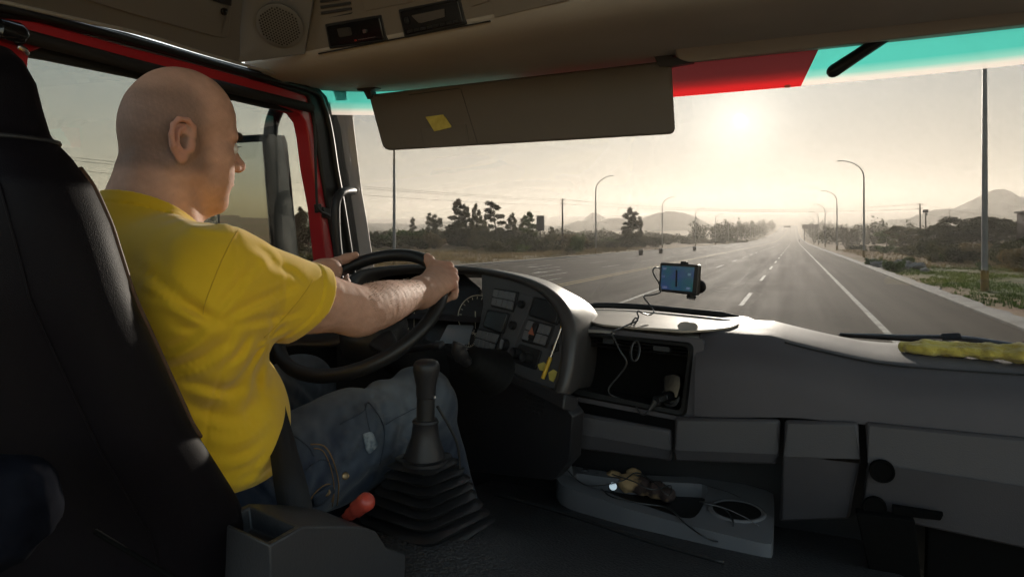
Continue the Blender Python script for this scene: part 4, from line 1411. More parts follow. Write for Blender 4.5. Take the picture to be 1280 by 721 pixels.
# instrument cluster behind the wheel
clus = MB().plate([(440, 345), (480, 336), (572, 336), (600, 360), (585, 400), (560, 440), (430, 440)], (-.86, 1.70, 2.2), (0, -1, .35), .02).build("instrument_cluster", P_screen, truck)
P_dial = mat("dial_black", (.012, .012, .013), rough=.5)
P_ring = mat("dial_ring", (.85, .80, .66), rough=.5)
GN = Vector((0, -1, .35)).normalized()
for (u, v, r_) in ((596, 393, .056), (588, 424, .022), (520, 392, .056), (478, 396, .056)):
    c = pl(u, v, Vector((-.86, 1.70, 2.2)), GN) + GN * .004
    gd = MB().lathe(c, GN, [(-.004, r_), (.001, r_), (.002, 0)], 40, cap=False).build("gauge", P_dial, clus)
    a1 = GN.orthogonal().normalized(); a2 = GN.cross(a1)
    MB().tube([c + GN * .004 + (a1 * math.cos(a) + a2 * math.sin(a)) * r_ for a in [i * math.pi / 24 for i in range(48)]], .0011, 6, closed=True).build("gauge_ring", P_ring, gd)
    tk = MB()
    for i in range(17):
        a = i * 2 * math.pi / 20 + .5
        d = a1 * math.cos(a) + a2 * math.sin(a)
        tk.tube([c + GN * .004 + d * r_ * .8, c + GN * .004 + d * r_ * .93], .0009, 4)
    tk.build("tick_marks", P_ring, gd)
    d = (a1 * .6 + a2 * .8)
    MB().tube([c + GN * .006 - d * r_ * .15, c + GN * .006 + d * r_ * .75], [.0016, .0008], 5).build("needle", P_ring, gd)
MB().plate([(560, 405), (592, 406), (585, 430), (548, 428)], Vector((-.86, 1.688, 2.2)), GN, .003, r=2).build("lens_reflection", mat("reflection_tint", (.30, .34, .38), rough=.15), clus)  # pale plate with the lens's bluish reflection put into its colour
# stalks and the bellows lever on the column
col_ = MB().tube([Vector((-.935, 1.28, 2.20)), Vector((-.93, 1.45, 2.10)), Vector((-.92, 1.68, 2.0))], [.05, .06, .065], 16).build("steering_column", P_black, truck, smooth=60)
MB().tube(catmull([px(500, 440, t=1.55), px(530, 434, t=1.5), px(545, 431.5, t=1.47), px(553, 431.5, t=1.46)], 5), [.007] * 10 + [.011] * 6, 10).build("stalk", P_deep, truck, smooth=180)
# hand brake with bellows
ax0, ax1 = px(622, 466, t=1.46), px(572, 440, t=1.36)
d_ = ax1 - ax0
prof_ = []
for i in range(15):
    s_ = i / 14 * .72
    prof_.append((d_.length * s_, .048 * (1 - .55 * s_ / .72) + (.006 if i % 2 else -.004)))
hbk = MB().lathe(ax0, d_, prof_, 20).build("hand_brake", mat("bellows_rubber", (.007, .007, .007), rough=.6, spec=.12), truck, smooth=70)
MB().tube(catmull([px(584, 452, t=1.38), px(577, 445, t=1.36), px(573, 435, t=1.35), px(575, 428, t=1.35)], 5), [.012] * 5 + [.016] * 5 + [.015] * 5 + [.010], 12).build("brake_lever", P_deep, hbk, smooth=180)

# ---------------------------------------------------------------- dashboard: centre
# raised shelf on top of the centre stack
ZS = 2.185
shelf_out = [px(u, v, z=ZS) for u, v in ((721, 398), (724, 385), (740, 379.5), (800, 381.5), (870, 388), (935, 395.5), (958, 400), (968, 405))]
front = [px(u, v, y=1.57) for u, v in ((716, 412), (724, 411), (750, 412), (800, 416), (850, 421.5), (868, 423.5), (878, 424), (886, 424))]
rows = []
for s_ in (0, .12, .3, .5, .7, .88, 1):
    rows.append([a.lerp(b, s_) + Vector((0, 0, 0)) for a, b in zip(shelf_out, front)])
for r_ in rows:
    r_[-1].z -= .030
    r_[-2].z -= .010
rows = [[p + Vector((0, .05, -.15)) for p in rows[0]], [p + Vector((0, .012, -.008)) for p in rows[0]]] + rows + [[p + Vector((0, -.003, -.006)) for p in rows[-1]], [p + Vector((0, .012, -.014)) for p in rows[-1]]]
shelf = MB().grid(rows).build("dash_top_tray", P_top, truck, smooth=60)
# inset of the tray with its dark far lip
ins = [(735, 400), (737, 390), (748, 386), (800, 388), (870, 394), (915, 399), (926, 403), (915, 408), (890, 411), (855, 413), (800, 409), (750, 404.5)]
ip = round_poly(ins, 6, 3)
ft = [px(u, v, z=ZS + .0025) for u, v in ip]
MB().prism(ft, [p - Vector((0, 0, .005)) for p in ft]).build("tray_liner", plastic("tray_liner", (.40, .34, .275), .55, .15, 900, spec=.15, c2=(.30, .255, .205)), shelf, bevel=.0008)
MB().tube(catmull([px(u, v, z=ZS + .009) for u, v in ((727, 398), (729, 387), (742, 381.3), (800, 383), (870, 389.6), (905, 393), (925, 395.2))], 6), [.003] + [.006] * 5 + [.009] * 24 + [.008, .006, .005, .004, .003, .002, .001], 10).build("tray_lip", P_black, shelf, smooth=180)

# centre stack face with the open radio bay
BN = Vector((-.10, -1, .14)).normalized()
BP = px(790, 465, y=1.55)
bo = round_poly([(712, 412), (868, 428), (858, 521), (703, 491)], 10, 5)
bi = round_poly([(724, 418), (862, 433), (852, 513), (716, 484)], 8, 5)
def bp(u, v): return pl(u, v, BP, BN)
face_o = [(700, 402), (720, 408), (800, 412), (890, 420), (898, 436), (880, 470), (874, 530), (790, 515), (700, 502)]
mb = MB()
n_ = len(bo)
O3 = [bp(*p) + BN * .004 for p in bo]; O4 = [bp(*p) + BN * .010 for p in round_poly([(716, 414), (866, 430), (856, 518.5), (708, 489)], 9, 5)]
I3 = [bp(*p) + BN * .008 for p in bi]; I4 = [bp(*p) - BN * .09 for p in bi]
mb.loft([[p - BN * .03 for p in O3], O3, O4, I3, I4], cap=False)
bay = mb.build("radio_bay", mat("bay_black", (.008, .008, .008), rough=.55, spec=.25, bump=.2, bscale=600, bdist=.0008), truck, smooth=50)
MB().prism([p - BN * -.002 for p in I4], [p - BN * .01 for p in I4]).build("bay_back", P_void, bay)
cover = MB()
base_ring = [bp(*p) for p in bo]
outer_ring = []
cc = Vector((788, 462))
for p in bo:
    dv = Vector(p) - cc
    outer_ring.append(bp(cc.x + dv.x * 1.16, cc.y + dv.y * 1.14) - BN * .002)
cover.loft([base_ring, outer_ring, [p - BN * .08 for p in outer_ring]], cap=False)
cover.build("centre_stack", P_dash, truck, smooth=40)
for k in range(3):
    v0 = 421 + k * 4.3
    def sl_(u): return v0 + (u - 728) * .112
    MB().prism([bp(u, sl_(u)) - BN * .012 for u in (733 - k, 752, 752, 733 - k)][:0] + [bp(734, sl_(734)) - BN * .012, bp(857, sl_(857)) - BN * .012, bp(857, sl_(857) + 1.8) - BN * .02, bp(734, sl_(734) + 1.8) - BN * .02],
               [bp(734, sl_(734)) - BN * .05, bp(857, sl_(857)) - BN * .05, bp(857, sl_(857) + 1.8) - BN * .05, bp(734, sl_(734) + 1.8) - BN * .05]).build("bay_slat", P_deep, bay, bevel=.0006)
for q in ([(752, 418.5), (766, 420), (766, 430), (752, 428.5)], [(815, 431), (836, 433), (836, 440), (815, 437.5)]):
    MB().plate(q, BP, BN, .02, -.006, 1.5).build("bay_catch", P_black, bay, bevel=.001)
# holder and power socket in the bay
MB().plate([(826, 469), (838, 466), (848, 469), (849, 482), (844, 500), (826, 490)], BP, BN, .03, -.02, 4).build("socket_cover", P_glossk, bay, bevel=.003)
sc_ = bp(834, 497) - BN * .045
MB().lathe(sc_, BN, [(0, .022), (.02, .022), (.021, .016), (.008, .015), (.008, 0)], 24, cap=False).build("power_socket", P_black, bay)

# right-hand dashboard: padded top falling to the front
XR = [-.205, -.195, -.17, -.12, -.08, -.05, -.02, .01, .04, .07, .10, .13, .16, .2, .32, .45, .6, .75, .9, 1.1]
def zt(x):
    s_ = min(1, max(0, (x + .05) / .23))
    return 2.138 + .042 * (1 - s_) ** 1.25
def prof_r(x):
    z = zt(x)
    zb_ = 2.026 - .021 * min(1, max(0, -x / .2))
    e = max(0, (-.12 - x) / .085)                 # pulls the left end round
    yo = .010 * e * e
    return [(2.02, z - .05), (1.93, z - .004), (1.85, z), (1.72, z + .002), (1.61 + yo, z + .0015), (1.585 + yo, z - .003 - .008 * e), (1.578 + yo, z - .007 - .01 * e), (1.55 + yo, z - .016 - .012 * e), (1.525 + yo, z - .034 - .012 * e), (1.508 + yo, z - .060 - .01 * e), (1.50 + yo, z - .09), (1.496 + yo, zb_), (1.53 + yo, zb_ - .004)]
rows = [[Vector((x, y - .02 * max(0, x - .1), z)) for y, z in prof_r(x)] for x in XR]
capr = [Vector((-.207, y + .03, z - .01)) for y, z in prof_r(-.205)]
rd = MB().grid([capr] + rows).build("dashboard", P_dash, truck, smooth=50)
MB().tube(catmull([Vector((x, 1.5815 - .02 * max(0, x - .1), zt(x) - .0035)) for x in (-.02, .06, .2, .45, .75, 1.1)], 5), .0022, 6).build("dash_seam", P_rubber, rd, smooth=180)
# windscreen-base ledge under the glass, closing the view down to the road
MB().grid([[Vector((x, WS(x, 2.08) - .035, 2.10)), Vector((x, WS(x, 2.08) + .02, 2.055)), Vector((x, WS(x, 2.08) + .03, 1.2))] for x in np.linspace(-1.37, 1.1, 20)]).build("scuttle", P_black, truck, smooth=40)
MB().grid([[Vector((x, 1.62, 2.17)), Vector((x, 1.80, 2.19)), Vector((x, WS(x, 2.08) - .04, 2.12))] for x in np.linspace(-1.36, -.55, 8)]).build("dash_left_top", P_dash, truck, smooth=60)
# firewall and under-dash darkness
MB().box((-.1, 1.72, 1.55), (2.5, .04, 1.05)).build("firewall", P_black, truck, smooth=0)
# panels below the dash
GP = Vector((.1, 1.475, 1.95))
GNr = Vector((-.02, -1, .10)).normalized()
GNl = Vector((-.02, -1, -.22)).normalized()
def gplate(name, pts, low_pts, m, d=.02, r=3, par=None, lift=0):
    """panel whose upper part leans back and whose lower part leans under"""
    up = [pl(u, v, GP, GNr) + GNr * lift for u, v in pts]
    mb = MB()
    o = mb.plate(pts, GP, GNr, d, lift, 0)
    if low_pts:
        q = (pl(*pts[2], GP, GNr) + pl(*pts[3], GP, GNr)) / 2
        lo = [pl(*pts[3], GP, GNr) + GNr * lift, pl(*pts[2], GP, GNr) + GNr * lift] + [pl(u, v, q, GNl) + GNl * lift for u, v in low_pts]
        mb.prism(lo, [p - GNl * d + Vector((0, 0.0, 0)) for p in lo])
    me = mb.mesh(name)
    bm = bmesh.new(); bm.from_mesh(me)
    bmesh.ops.remove_doubles(bm, verts=bm.verts, dist=.0004)
    bm.to_mesh(me); bm.free()
    return link(name, me, m, par or truck, bevel=.007)
gplate("storage_door", [(714, 514), (839, 537), (839.5, 562), (713, 540)], [(839.5, 577), (712, 560)], P_dark)
gplate("drawer_front", [(843, 521), (975.5, 524), (973, 567), (843, 562)], [(971.5, 581), (842, 577)], P_dark)
gplate("centre_pillar_panel", [(981, 524), (1073, 527), (1075, 572), (979, 569)], [(1062, 647), (974, 650)], P_dark, lift=.006)
gb = gplate("glovebox", [(1082, 527), (1800, 599), (1805, 685), (1085, 580)], [(1805, 799), (1076, 642)], P_dark)
for u, v, w in ((1103, 590, 14), (1094, 635, 13)):
    q = px(u, v, y=1.455)
    MB().lathe(q, (0, -1, -.1), [(-.012, w * .0016), (-.0035, w * .0016), (-.0032, w * .0014), (-.006, w * .0012), (-.006, 0)], 26, cap=False).build("screw_recess", P_void, gb, smooth=40)
MB().plate([(1116, 632), (1180, 642), (1176, 650), (1116, 643)], px(1145, 640, y=1.458), GNl, .01, 0, 2).build("glovebox_dark_recess", P_void, gb, bevel=.001)  # flush black plate, the recess's shade put into its colour
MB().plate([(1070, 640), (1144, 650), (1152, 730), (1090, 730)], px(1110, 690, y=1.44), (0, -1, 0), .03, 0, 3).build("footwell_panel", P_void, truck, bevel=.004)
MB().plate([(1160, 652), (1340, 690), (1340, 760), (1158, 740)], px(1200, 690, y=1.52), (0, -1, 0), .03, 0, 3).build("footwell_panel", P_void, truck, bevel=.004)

# tray under the dash, with a cup holder
ZT = 1.80
to = [(692, 590), (705, 580), (780, 592), (905, 597), (968, 615), (966, 681), (900, 666), (780, 634), (700, 605)]
ti = [(716, 590), (790, 600), (886, 604), (880, 630), (868, 648), (850, 646), (780, 622), (718, 600)]
def tz(u, v, dz=0): return px(u, v, z=ZT) + Vector((0, 0, dz))
n_ = 60
def resample(poly, n, start):
    P = [Vector(p) for p in poly]
    P = P[start:] + P[:start]
    L_ = [0]
    for i in range(len(P)): L_.append(L_[-1] + (P[(i + 1) % len(P)] - P[i]).length)
    out = []
    for k in range(n):
        s_ = L_[-1] * k / n
        i = max(j for j in range(len(P)) if L_[j] <= s_ + 1e-9)
        f_ = (s_ - L_[i]) / max(1e-9, L_[i + 1] - L_[i])
        out.append(tuple(P[i].lerp(P[(i + 1) % len(P)], f_)))
    return out
ro, ri = resample(round_poly(to, 6, 3), n_, 0), resample(round_poly(ti, 8, 3), n_, 0)
mb = MB()
mb.loft([[tz(*p, -.05) for p in ro], [tz(*p) for p in ro], [tz(*p) for p in ri], [tz(*p, -.035) for p in ri]], cap=False)
tray = mb.build("tray", P_tray, truck, smooth=40)
fl = [tz(*p, -.034) for p in ri]
MB().prism(fl, [p - Vector((0, 0, .004)) for p in fl]).build("tray_floor", P_rubber, tray)
MB().plate([(688, 592), (711, 561), (713, 580), (716, 597)], tz(700, 590), (-.3, -1, .3), .006, 0, 1).build("tray_ear", P_tray, tray, bevel=.002)
cup = tz(921, 638)
mb = MB()
mb.lathe(cup + Vector((0, 0, -.002)), (0, 0, 1), [(.000, .062), (.005, .060), (.006, .054), (.0045, .051)], 36, cap=False)
mb.build("cup_holder_rim", P_tray, tray, smooth=60)
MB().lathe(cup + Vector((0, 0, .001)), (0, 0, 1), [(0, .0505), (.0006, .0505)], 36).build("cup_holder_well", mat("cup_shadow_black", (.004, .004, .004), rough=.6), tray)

# ---------------------------------------------------------------- floor and engine cover
def fz(x, y): return 1.86 - .20 * (y - .95) - max(0, x - .18) ** 1.5 * 2.0 - max(0, (-.80 - x)) * 1.2 + .044 * math.exp(-(((x + .61) / .17) ** 2 + ((y - 1.02) / .17) ** 2) ** 2)
rows = [[Vector((x, y, fz(x, y))) for x in np.linspace(-1.3, .45, 60)] for y in np.linspace(.35, 1.70, 48)]
flo = MB().grid(rows).build("engine_cover", P_floor, truck, smooth=180)
MB().tube(catmull([px(618, 617, y=1.37), px(700, 639, y=1.30), px(800, 672, y=1.22), px(905, 702, y=1.16)], 6), .004, 6).build("cover_seam", P_black, truck, smooth=180)
MB().box((-.1, .7, 1.3), (2.4, 2.1, .04)).build("cab_floor", P_floor, truck, smooth=0)

# ---------------------------------------------------------------- gear lever
GX, GY = -.61, 1.02
lv = MB()
rings = []
nb = 8
for i in range(nb * 4 + 1):
    s_ = i / (nb * 4)
    ph = (i % 4)
    half = .093 - (.093 - .034) * (s_ ** .85)
    half += (.007, .012, .004, -.009)[ph]
    z = 1.885 + (2.008 - 1.885) * s_ ** .95
    q = []
    sq = [(half, half), (-half, half), (-half, -half), (half, -half)]
    ang = rad(-12)
    for px_, py_ in round_poly(sq, half * .45, 5):
        sag = .0022 * math.sin(i * 1.7 + 3 * math.atan2(py_, px_)) + .003 * (1 - s_) * math.sin(2 * math.atan2(py_, px_) + i * .4)
        q.append(Vector((GX + px_ * math.cos(ang) - py_ * math.sin(ang) + .003 * math.sin(i * .37), GY + px_ * math.sin(ang) + py_ * math.cos(ang), z + sag)))
    rings.append(q)
boot = lv.loft(rings).build("gear_boot", mat("boot_rubber", (.014, .014, .015), rough=.35, spec=.5, bump=.15, bscale=200), truck, smooth=80)
lev = MB().lathe((GX, GY, 2.00), (0.02, .01, 1), [(0, .042), (.006, .042), (.008, .036), (.02, .034), (.045, .025), (.068, .0225), (.072, .024), (.076, .022)], 28).build("gear_lever", P_deep, truck, smooth=45)
MB().lathe((GX + .0015, GY, 2.07), (0.02, .01, 1), [(0, .0162), (.045, .0162), (.046, .0145), (.048, .0145), (.05, .0170)], 24).build("shaft", P_black, lev, smooth=45)
MB().lathe((GX + .0025, GY, 2.116), (0.02, .01, 1), [(0, .0165), (.004, .0175), (.02, .018), (.035, .0212), (.048, .0238), (.058, .0236), (.064, .0205), (.067, .014), (.068, 0)], 28, cap=False).build("knob", P_deep, lev, smooth=60)
MB().tube([Vector((GX + .018, GY - .006, 2.118)), Vector((GX + .026, GY - .008, 2.120))], .0025, 6).build("splitter_tip", P_silver, lev)
MB().tube(catmull([Vector((GX + .02, GY + .01, 2.10)), Vector((GX + .05, GY + .03, 2.03)), Vector((GX + .055, GY + .03, 1.96)), Vector((GX + .06, GY + .02, 1.90))], 6), .0025, 6).build("air_hose", P_rubber, lev, smooth=180)

# ---------------------------------------------------------------- console beside the seat
con = MB()
n0, f0 = px(337, 681, t=.76), px(268, 650, t=.83)
WV = f0 - n0
WV.z *= .3
n2_ = px(446, 657, t=.875)
SD = Vector((n2_.y - n0.y, n0.x - n2_.x, 0)).normalized()
prof_n = [n0] + [pl(u, v, n0, SD) for u, v in ((379, 657), (446, 657), (470, 663), (484, 684), (507, 692), (507, 710), (500, 790), (340, 800))]
prof_f = [p + WV for p in prof_n]
m_ = len(prof_n)
con.add(prof_n, [tuple(range(m_))])
con.add(prof_f, [tuple(range(m_ - 1, -1, -1))])
con.add(prof_n + prof_f, [(i, i + 1, m_ + i + 1, m_ + i) for i in range(1, m_ - 1)] + [(m_ - 1, 0, m_, 2 * m_ - 1)])
q4 = [prof_n[0], prof_n[1], prof_f[1], prof_f[0]]
cnt = sum(q4, Vector()) / 4
nn = (q4[1] - q4[0]).cross(q4[3] - q4[0]).normalized()
if nn.z < 0: nn = -nn
ri_ = [p.lerp(cnt, .17) for p in q4]
lo_ = [p.lerp(cnt, .24) - nn * .028 for p in q4]
con.add(q4 + ri_ + lo_, [(i, (i + 1) % 4, 4 + (i + 1) % 4, 4 + i) for i in range(4)] + [(4 + i, 4 + (i + 1) % 4, 8 + (i + 1) % 4, 8 + i) for i in range(4)] + [(8, 9, 10, 11)])
me = con.mesh("seat_console")
bm = bmesh.new(); bm.from_mesh(me)
bmesh.ops.remove_doubles(bm, verts=bm.verts, dist=.0005)
bmesh.ops.recalc_face_normals(bm, faces=bm.faces)
bm.to_mesh(me); bm.free()
scon = link("seat_console", me, plastic("console_skin", (.034, .034, .037), .45, .6, 260), truck, bevel=.005)
MB().lathe(lo_[1].lerp(lo_[0], .3) + nn * .001, nn, [(0, .0035), (.003, .003), (.0035, 0)], 12, cap=False).build("screw", P_glossk, scon)
h0, h1 = px(432, 646, t=.97), px(463, 622, t=.95)
pb = MB().tube(catmull([h0, h0.lerp(h1, .3), h0.lerp(h1, .65), h1], 5), [.007] * 3 + [.0095] * 4 + [.0125] * 4 + [.0135] * 3 + [.011, .006], 14).build("parking_handle", mat("red_plastic", (.42, .055, .035), rough=.38), truck, smooth=180)
MB().tube([px(418, 662, t=.97), h0], .0075, 10).build("handle_stem", P_black, pb)

# ---------------------------------------------------------------- steering wheel
WC = Vector((-.928, 1.264, 2.235))
TL, TW, WR = .6666, -.04, .200
WN = Vector((math.sin(TW) * math.sin(TL), -math.cos(TW) * math.sin(TL), math.cos(TL)))
E1 = Vector((math.cos(TW), math.sin(TW), 0)).normalized()
E2 = WN.cross(E1).normalized()
def rim(deg, r=WR): return WC + (E1 * math.cos(rad(deg)) + E2 * math.sin(rad(deg))) * r
def radial(deg): return E1 * math.cos(rad(deg)) + E2 * math.sin(rad(deg))
wheel = MB().tube([rim(a) for a in range(0, 360, 4)], .0155, 16, closed=True).build("steering_wheel", mat("wheel_rim", (.014, .0135, .014), rough=.42, spec=.45, bump=.25, bscale=600, bdist=.0008), truck, smooth=180)
hub = MB()
hubc = WC - WN * .055
hub.lathe(hubc - WN * .03, WN, [(0, .05), (.0, .085), (.035, .082), (.055, .065), (.062, .03), (.063, 0)], 32, cap=False)
hub.build("hub", P_black, wheel, smooth=50)
for a in (215, 325, 35, 145):
    p0 = hubc + radial(a) * .06 + WN * .005
    p1 = rim(a)
    tang = -E1 * math.sin(rad(a)) + E2 * math.cos(rad(a))
    secs = []
    for s_ in (0, .25, .5, .75, .92, 1):
        c = p0.lerp(p1, s_) - WN * .022 * math.sin(s_ * 2.4) * (1 - s_)
        w = .034 - .022 * s_ + (.016 * max(0, s_ - .75) / .25) ; h = .012 - .003 * s_
        secs.append([c + tang * (w * math.cos(b)) + WN * (h * math.sin(b)) for b in [j * math.pi / 6 for j in range(12)]])
    MB().loft(secs).build("spoke", P_deep, wheel, smooth=80)

# ---------------------------------------------------------------- driver seat
def seat_sec(z):
    zs = [1.84, 1.92, 2.06, 2.18, 2.338, 2.42, 2.456, 2.485, 2.51, 2.54, 2.57, 2.595, 2.612, 2.625]
    yfr = [.775, .75, .675, .592, .522, .498, .486, .478, .474, .473, .470, .466, .466, .470]
    hw = [.245, .255, .272, .28, .27, .262, .250, .224, .190, .176, .168, .150, .120, .06]
    th_ = [.24, .22, .18, .16, .15, .14, .13, .115, .105, .105, .105, .10, .085, .05]
    f = lambda a: float(np.interp(z, zs, a))
    return f(yfr), f(hw), f(th_)
SX = -.915
rings = []
for z in np.concatenate([np.linspace(1.84, 2.44, 26), np.linspace(2.45, 2.57, 22), np.linspace(2.575, 2.625, 11)]):
    yf_, hw, th_ = seat_sec(float(z))
    ring = []
    for k in range(44):
        a = 2 * math.pi * k / 44
        ca, sa = math.cos(a), math.sin(a)
        ex = .42
        X = math.copysign(abs(ca) ** ex, ca) * hw
        Y = math.copysign(abs(sa) ** .75, sa) * th_ / 2
        y = yf_ - th_ / 2 + Y
        if sa > 0:                                   # bolsters stand proud of the back rest
            y -= .035 * (1 - min(1, (abs(X) / (hw * .72))) ** 3)
        ring.append(Vector((SX + X, y, float(z))))
    rings.append(ring)
seat = MB().loft(rings).build("driver_seat", P_leather, truck, smooth=180)
P_pipe = mat("brown_piping", (.085, .045, .025), rough=.6, spec=.3)
def seat_pt(z, deg, out=1.0):
    yf_, hw, th_ = seat_sec(float(z))
    ca, sa = math.cos(rad(deg)), math.sin(rad(deg))
    X = math.copysign(abs(ca) ** .42, ca) * hw
    y = yf_ - th_ / 2 + math.copysign(abs(sa) ** .75, sa) * th_ / 2
    if sa > 0: y -= .035 * (1 - min(1, (abs(X) / (hw * .72))) ** 3)
    return Vector((SX + X * out, y, float(z)))
MB().tube(catmull([seat_pt(z, 38, 1.004) for z in np.linspace(2.16, 2.475, 16)], 3), .0034, 8).build("piping", P_pipe, seat, smooth=180)
MB().tube(catmull([seat_pt(z, -38, 1.0) for z in np.linspace(1.92, 2.475, 26)], 3), .0014, 6).build("stitch_seam", P_leather, seat, smooth=180)
ring = []
yf_, hw, th_ = seat_sec(2.502)
for k in range(60):
    a = 2 * math.pi * k / 60
    ca, sa = math.cos(a), math.sin(a)
    ring.append(Vector((SX + math.copysign(abs(ca) ** .42, ca) * hw * 1.004, yf_ - th_ / 2 + math.copysign(abs(sa) ** .75, sa) * th_ / 2 * 1.01, 2.502)))
MB().tube(ring, .003, 6, closed=True).build("headrest_seam", P_black, seat, smooth=180)
cush = []
for y in np.linspace(.42, 1.02, 14):
    e = min(1, (1.04 - y) / .08)
    cush.append([Vector((SX + math.copysign(abs(math.cos(a)) ** .4, math.cos(a)) * .265, float(y), 1.80 + math.copysign(abs(math.sin(a)) ** .6, math.sin(a)) * .075 * max(.3, e) + .05 * (y - .7))) for a in [2 * math.pi * k / 36 for k in range(36)]])
MB().loft(cush).build("seat_cushion", P_leather, seat, smooth=180)
MB().box((SX, .55, 1.60), (.42, .50, .28)).build("seat_base", P_black, seat, bevel=.02)
MB().tube([px(118, 663, t=.62), px(160, 688, t=.62), px(222, 724, t=.62)], .0025, 8).build("seat_rail", P_void, truck, smooth=60)
# seat belt over the hip
belt = MB()
bl = [px(338, 468, t=1.06), px(345, 510, t=1.03), px(353, 555, t=.985), px(362, 600, t=.945), px(370, 640, t=.93), px(374, 690, t=.93)]
wd = [.016, .026, .034, .040, .042, .042]
rows = []
for p, w in zip(catmull(bl, 5), np.interp(np.linspace(0, 5, 26), range(6), wd)):
    side = Vector((CS * .8, SN * .8 + .25, .12)).normalized()
    rows.append([p - side * w * .55, p + Vector((.002, -.003, 0)), p + side * w * .55])
ob = belt.grid(rows).build("seat_belt", mat("belt_webbing", (.014, .014, .016), rough=.7, spec=.3, bump=.6, bscale=900, bdist=.001), truck, smooth=180)
sd = ob.modifiers.new("thick", 'SOLIDIFY'); sd.thickness = .0018
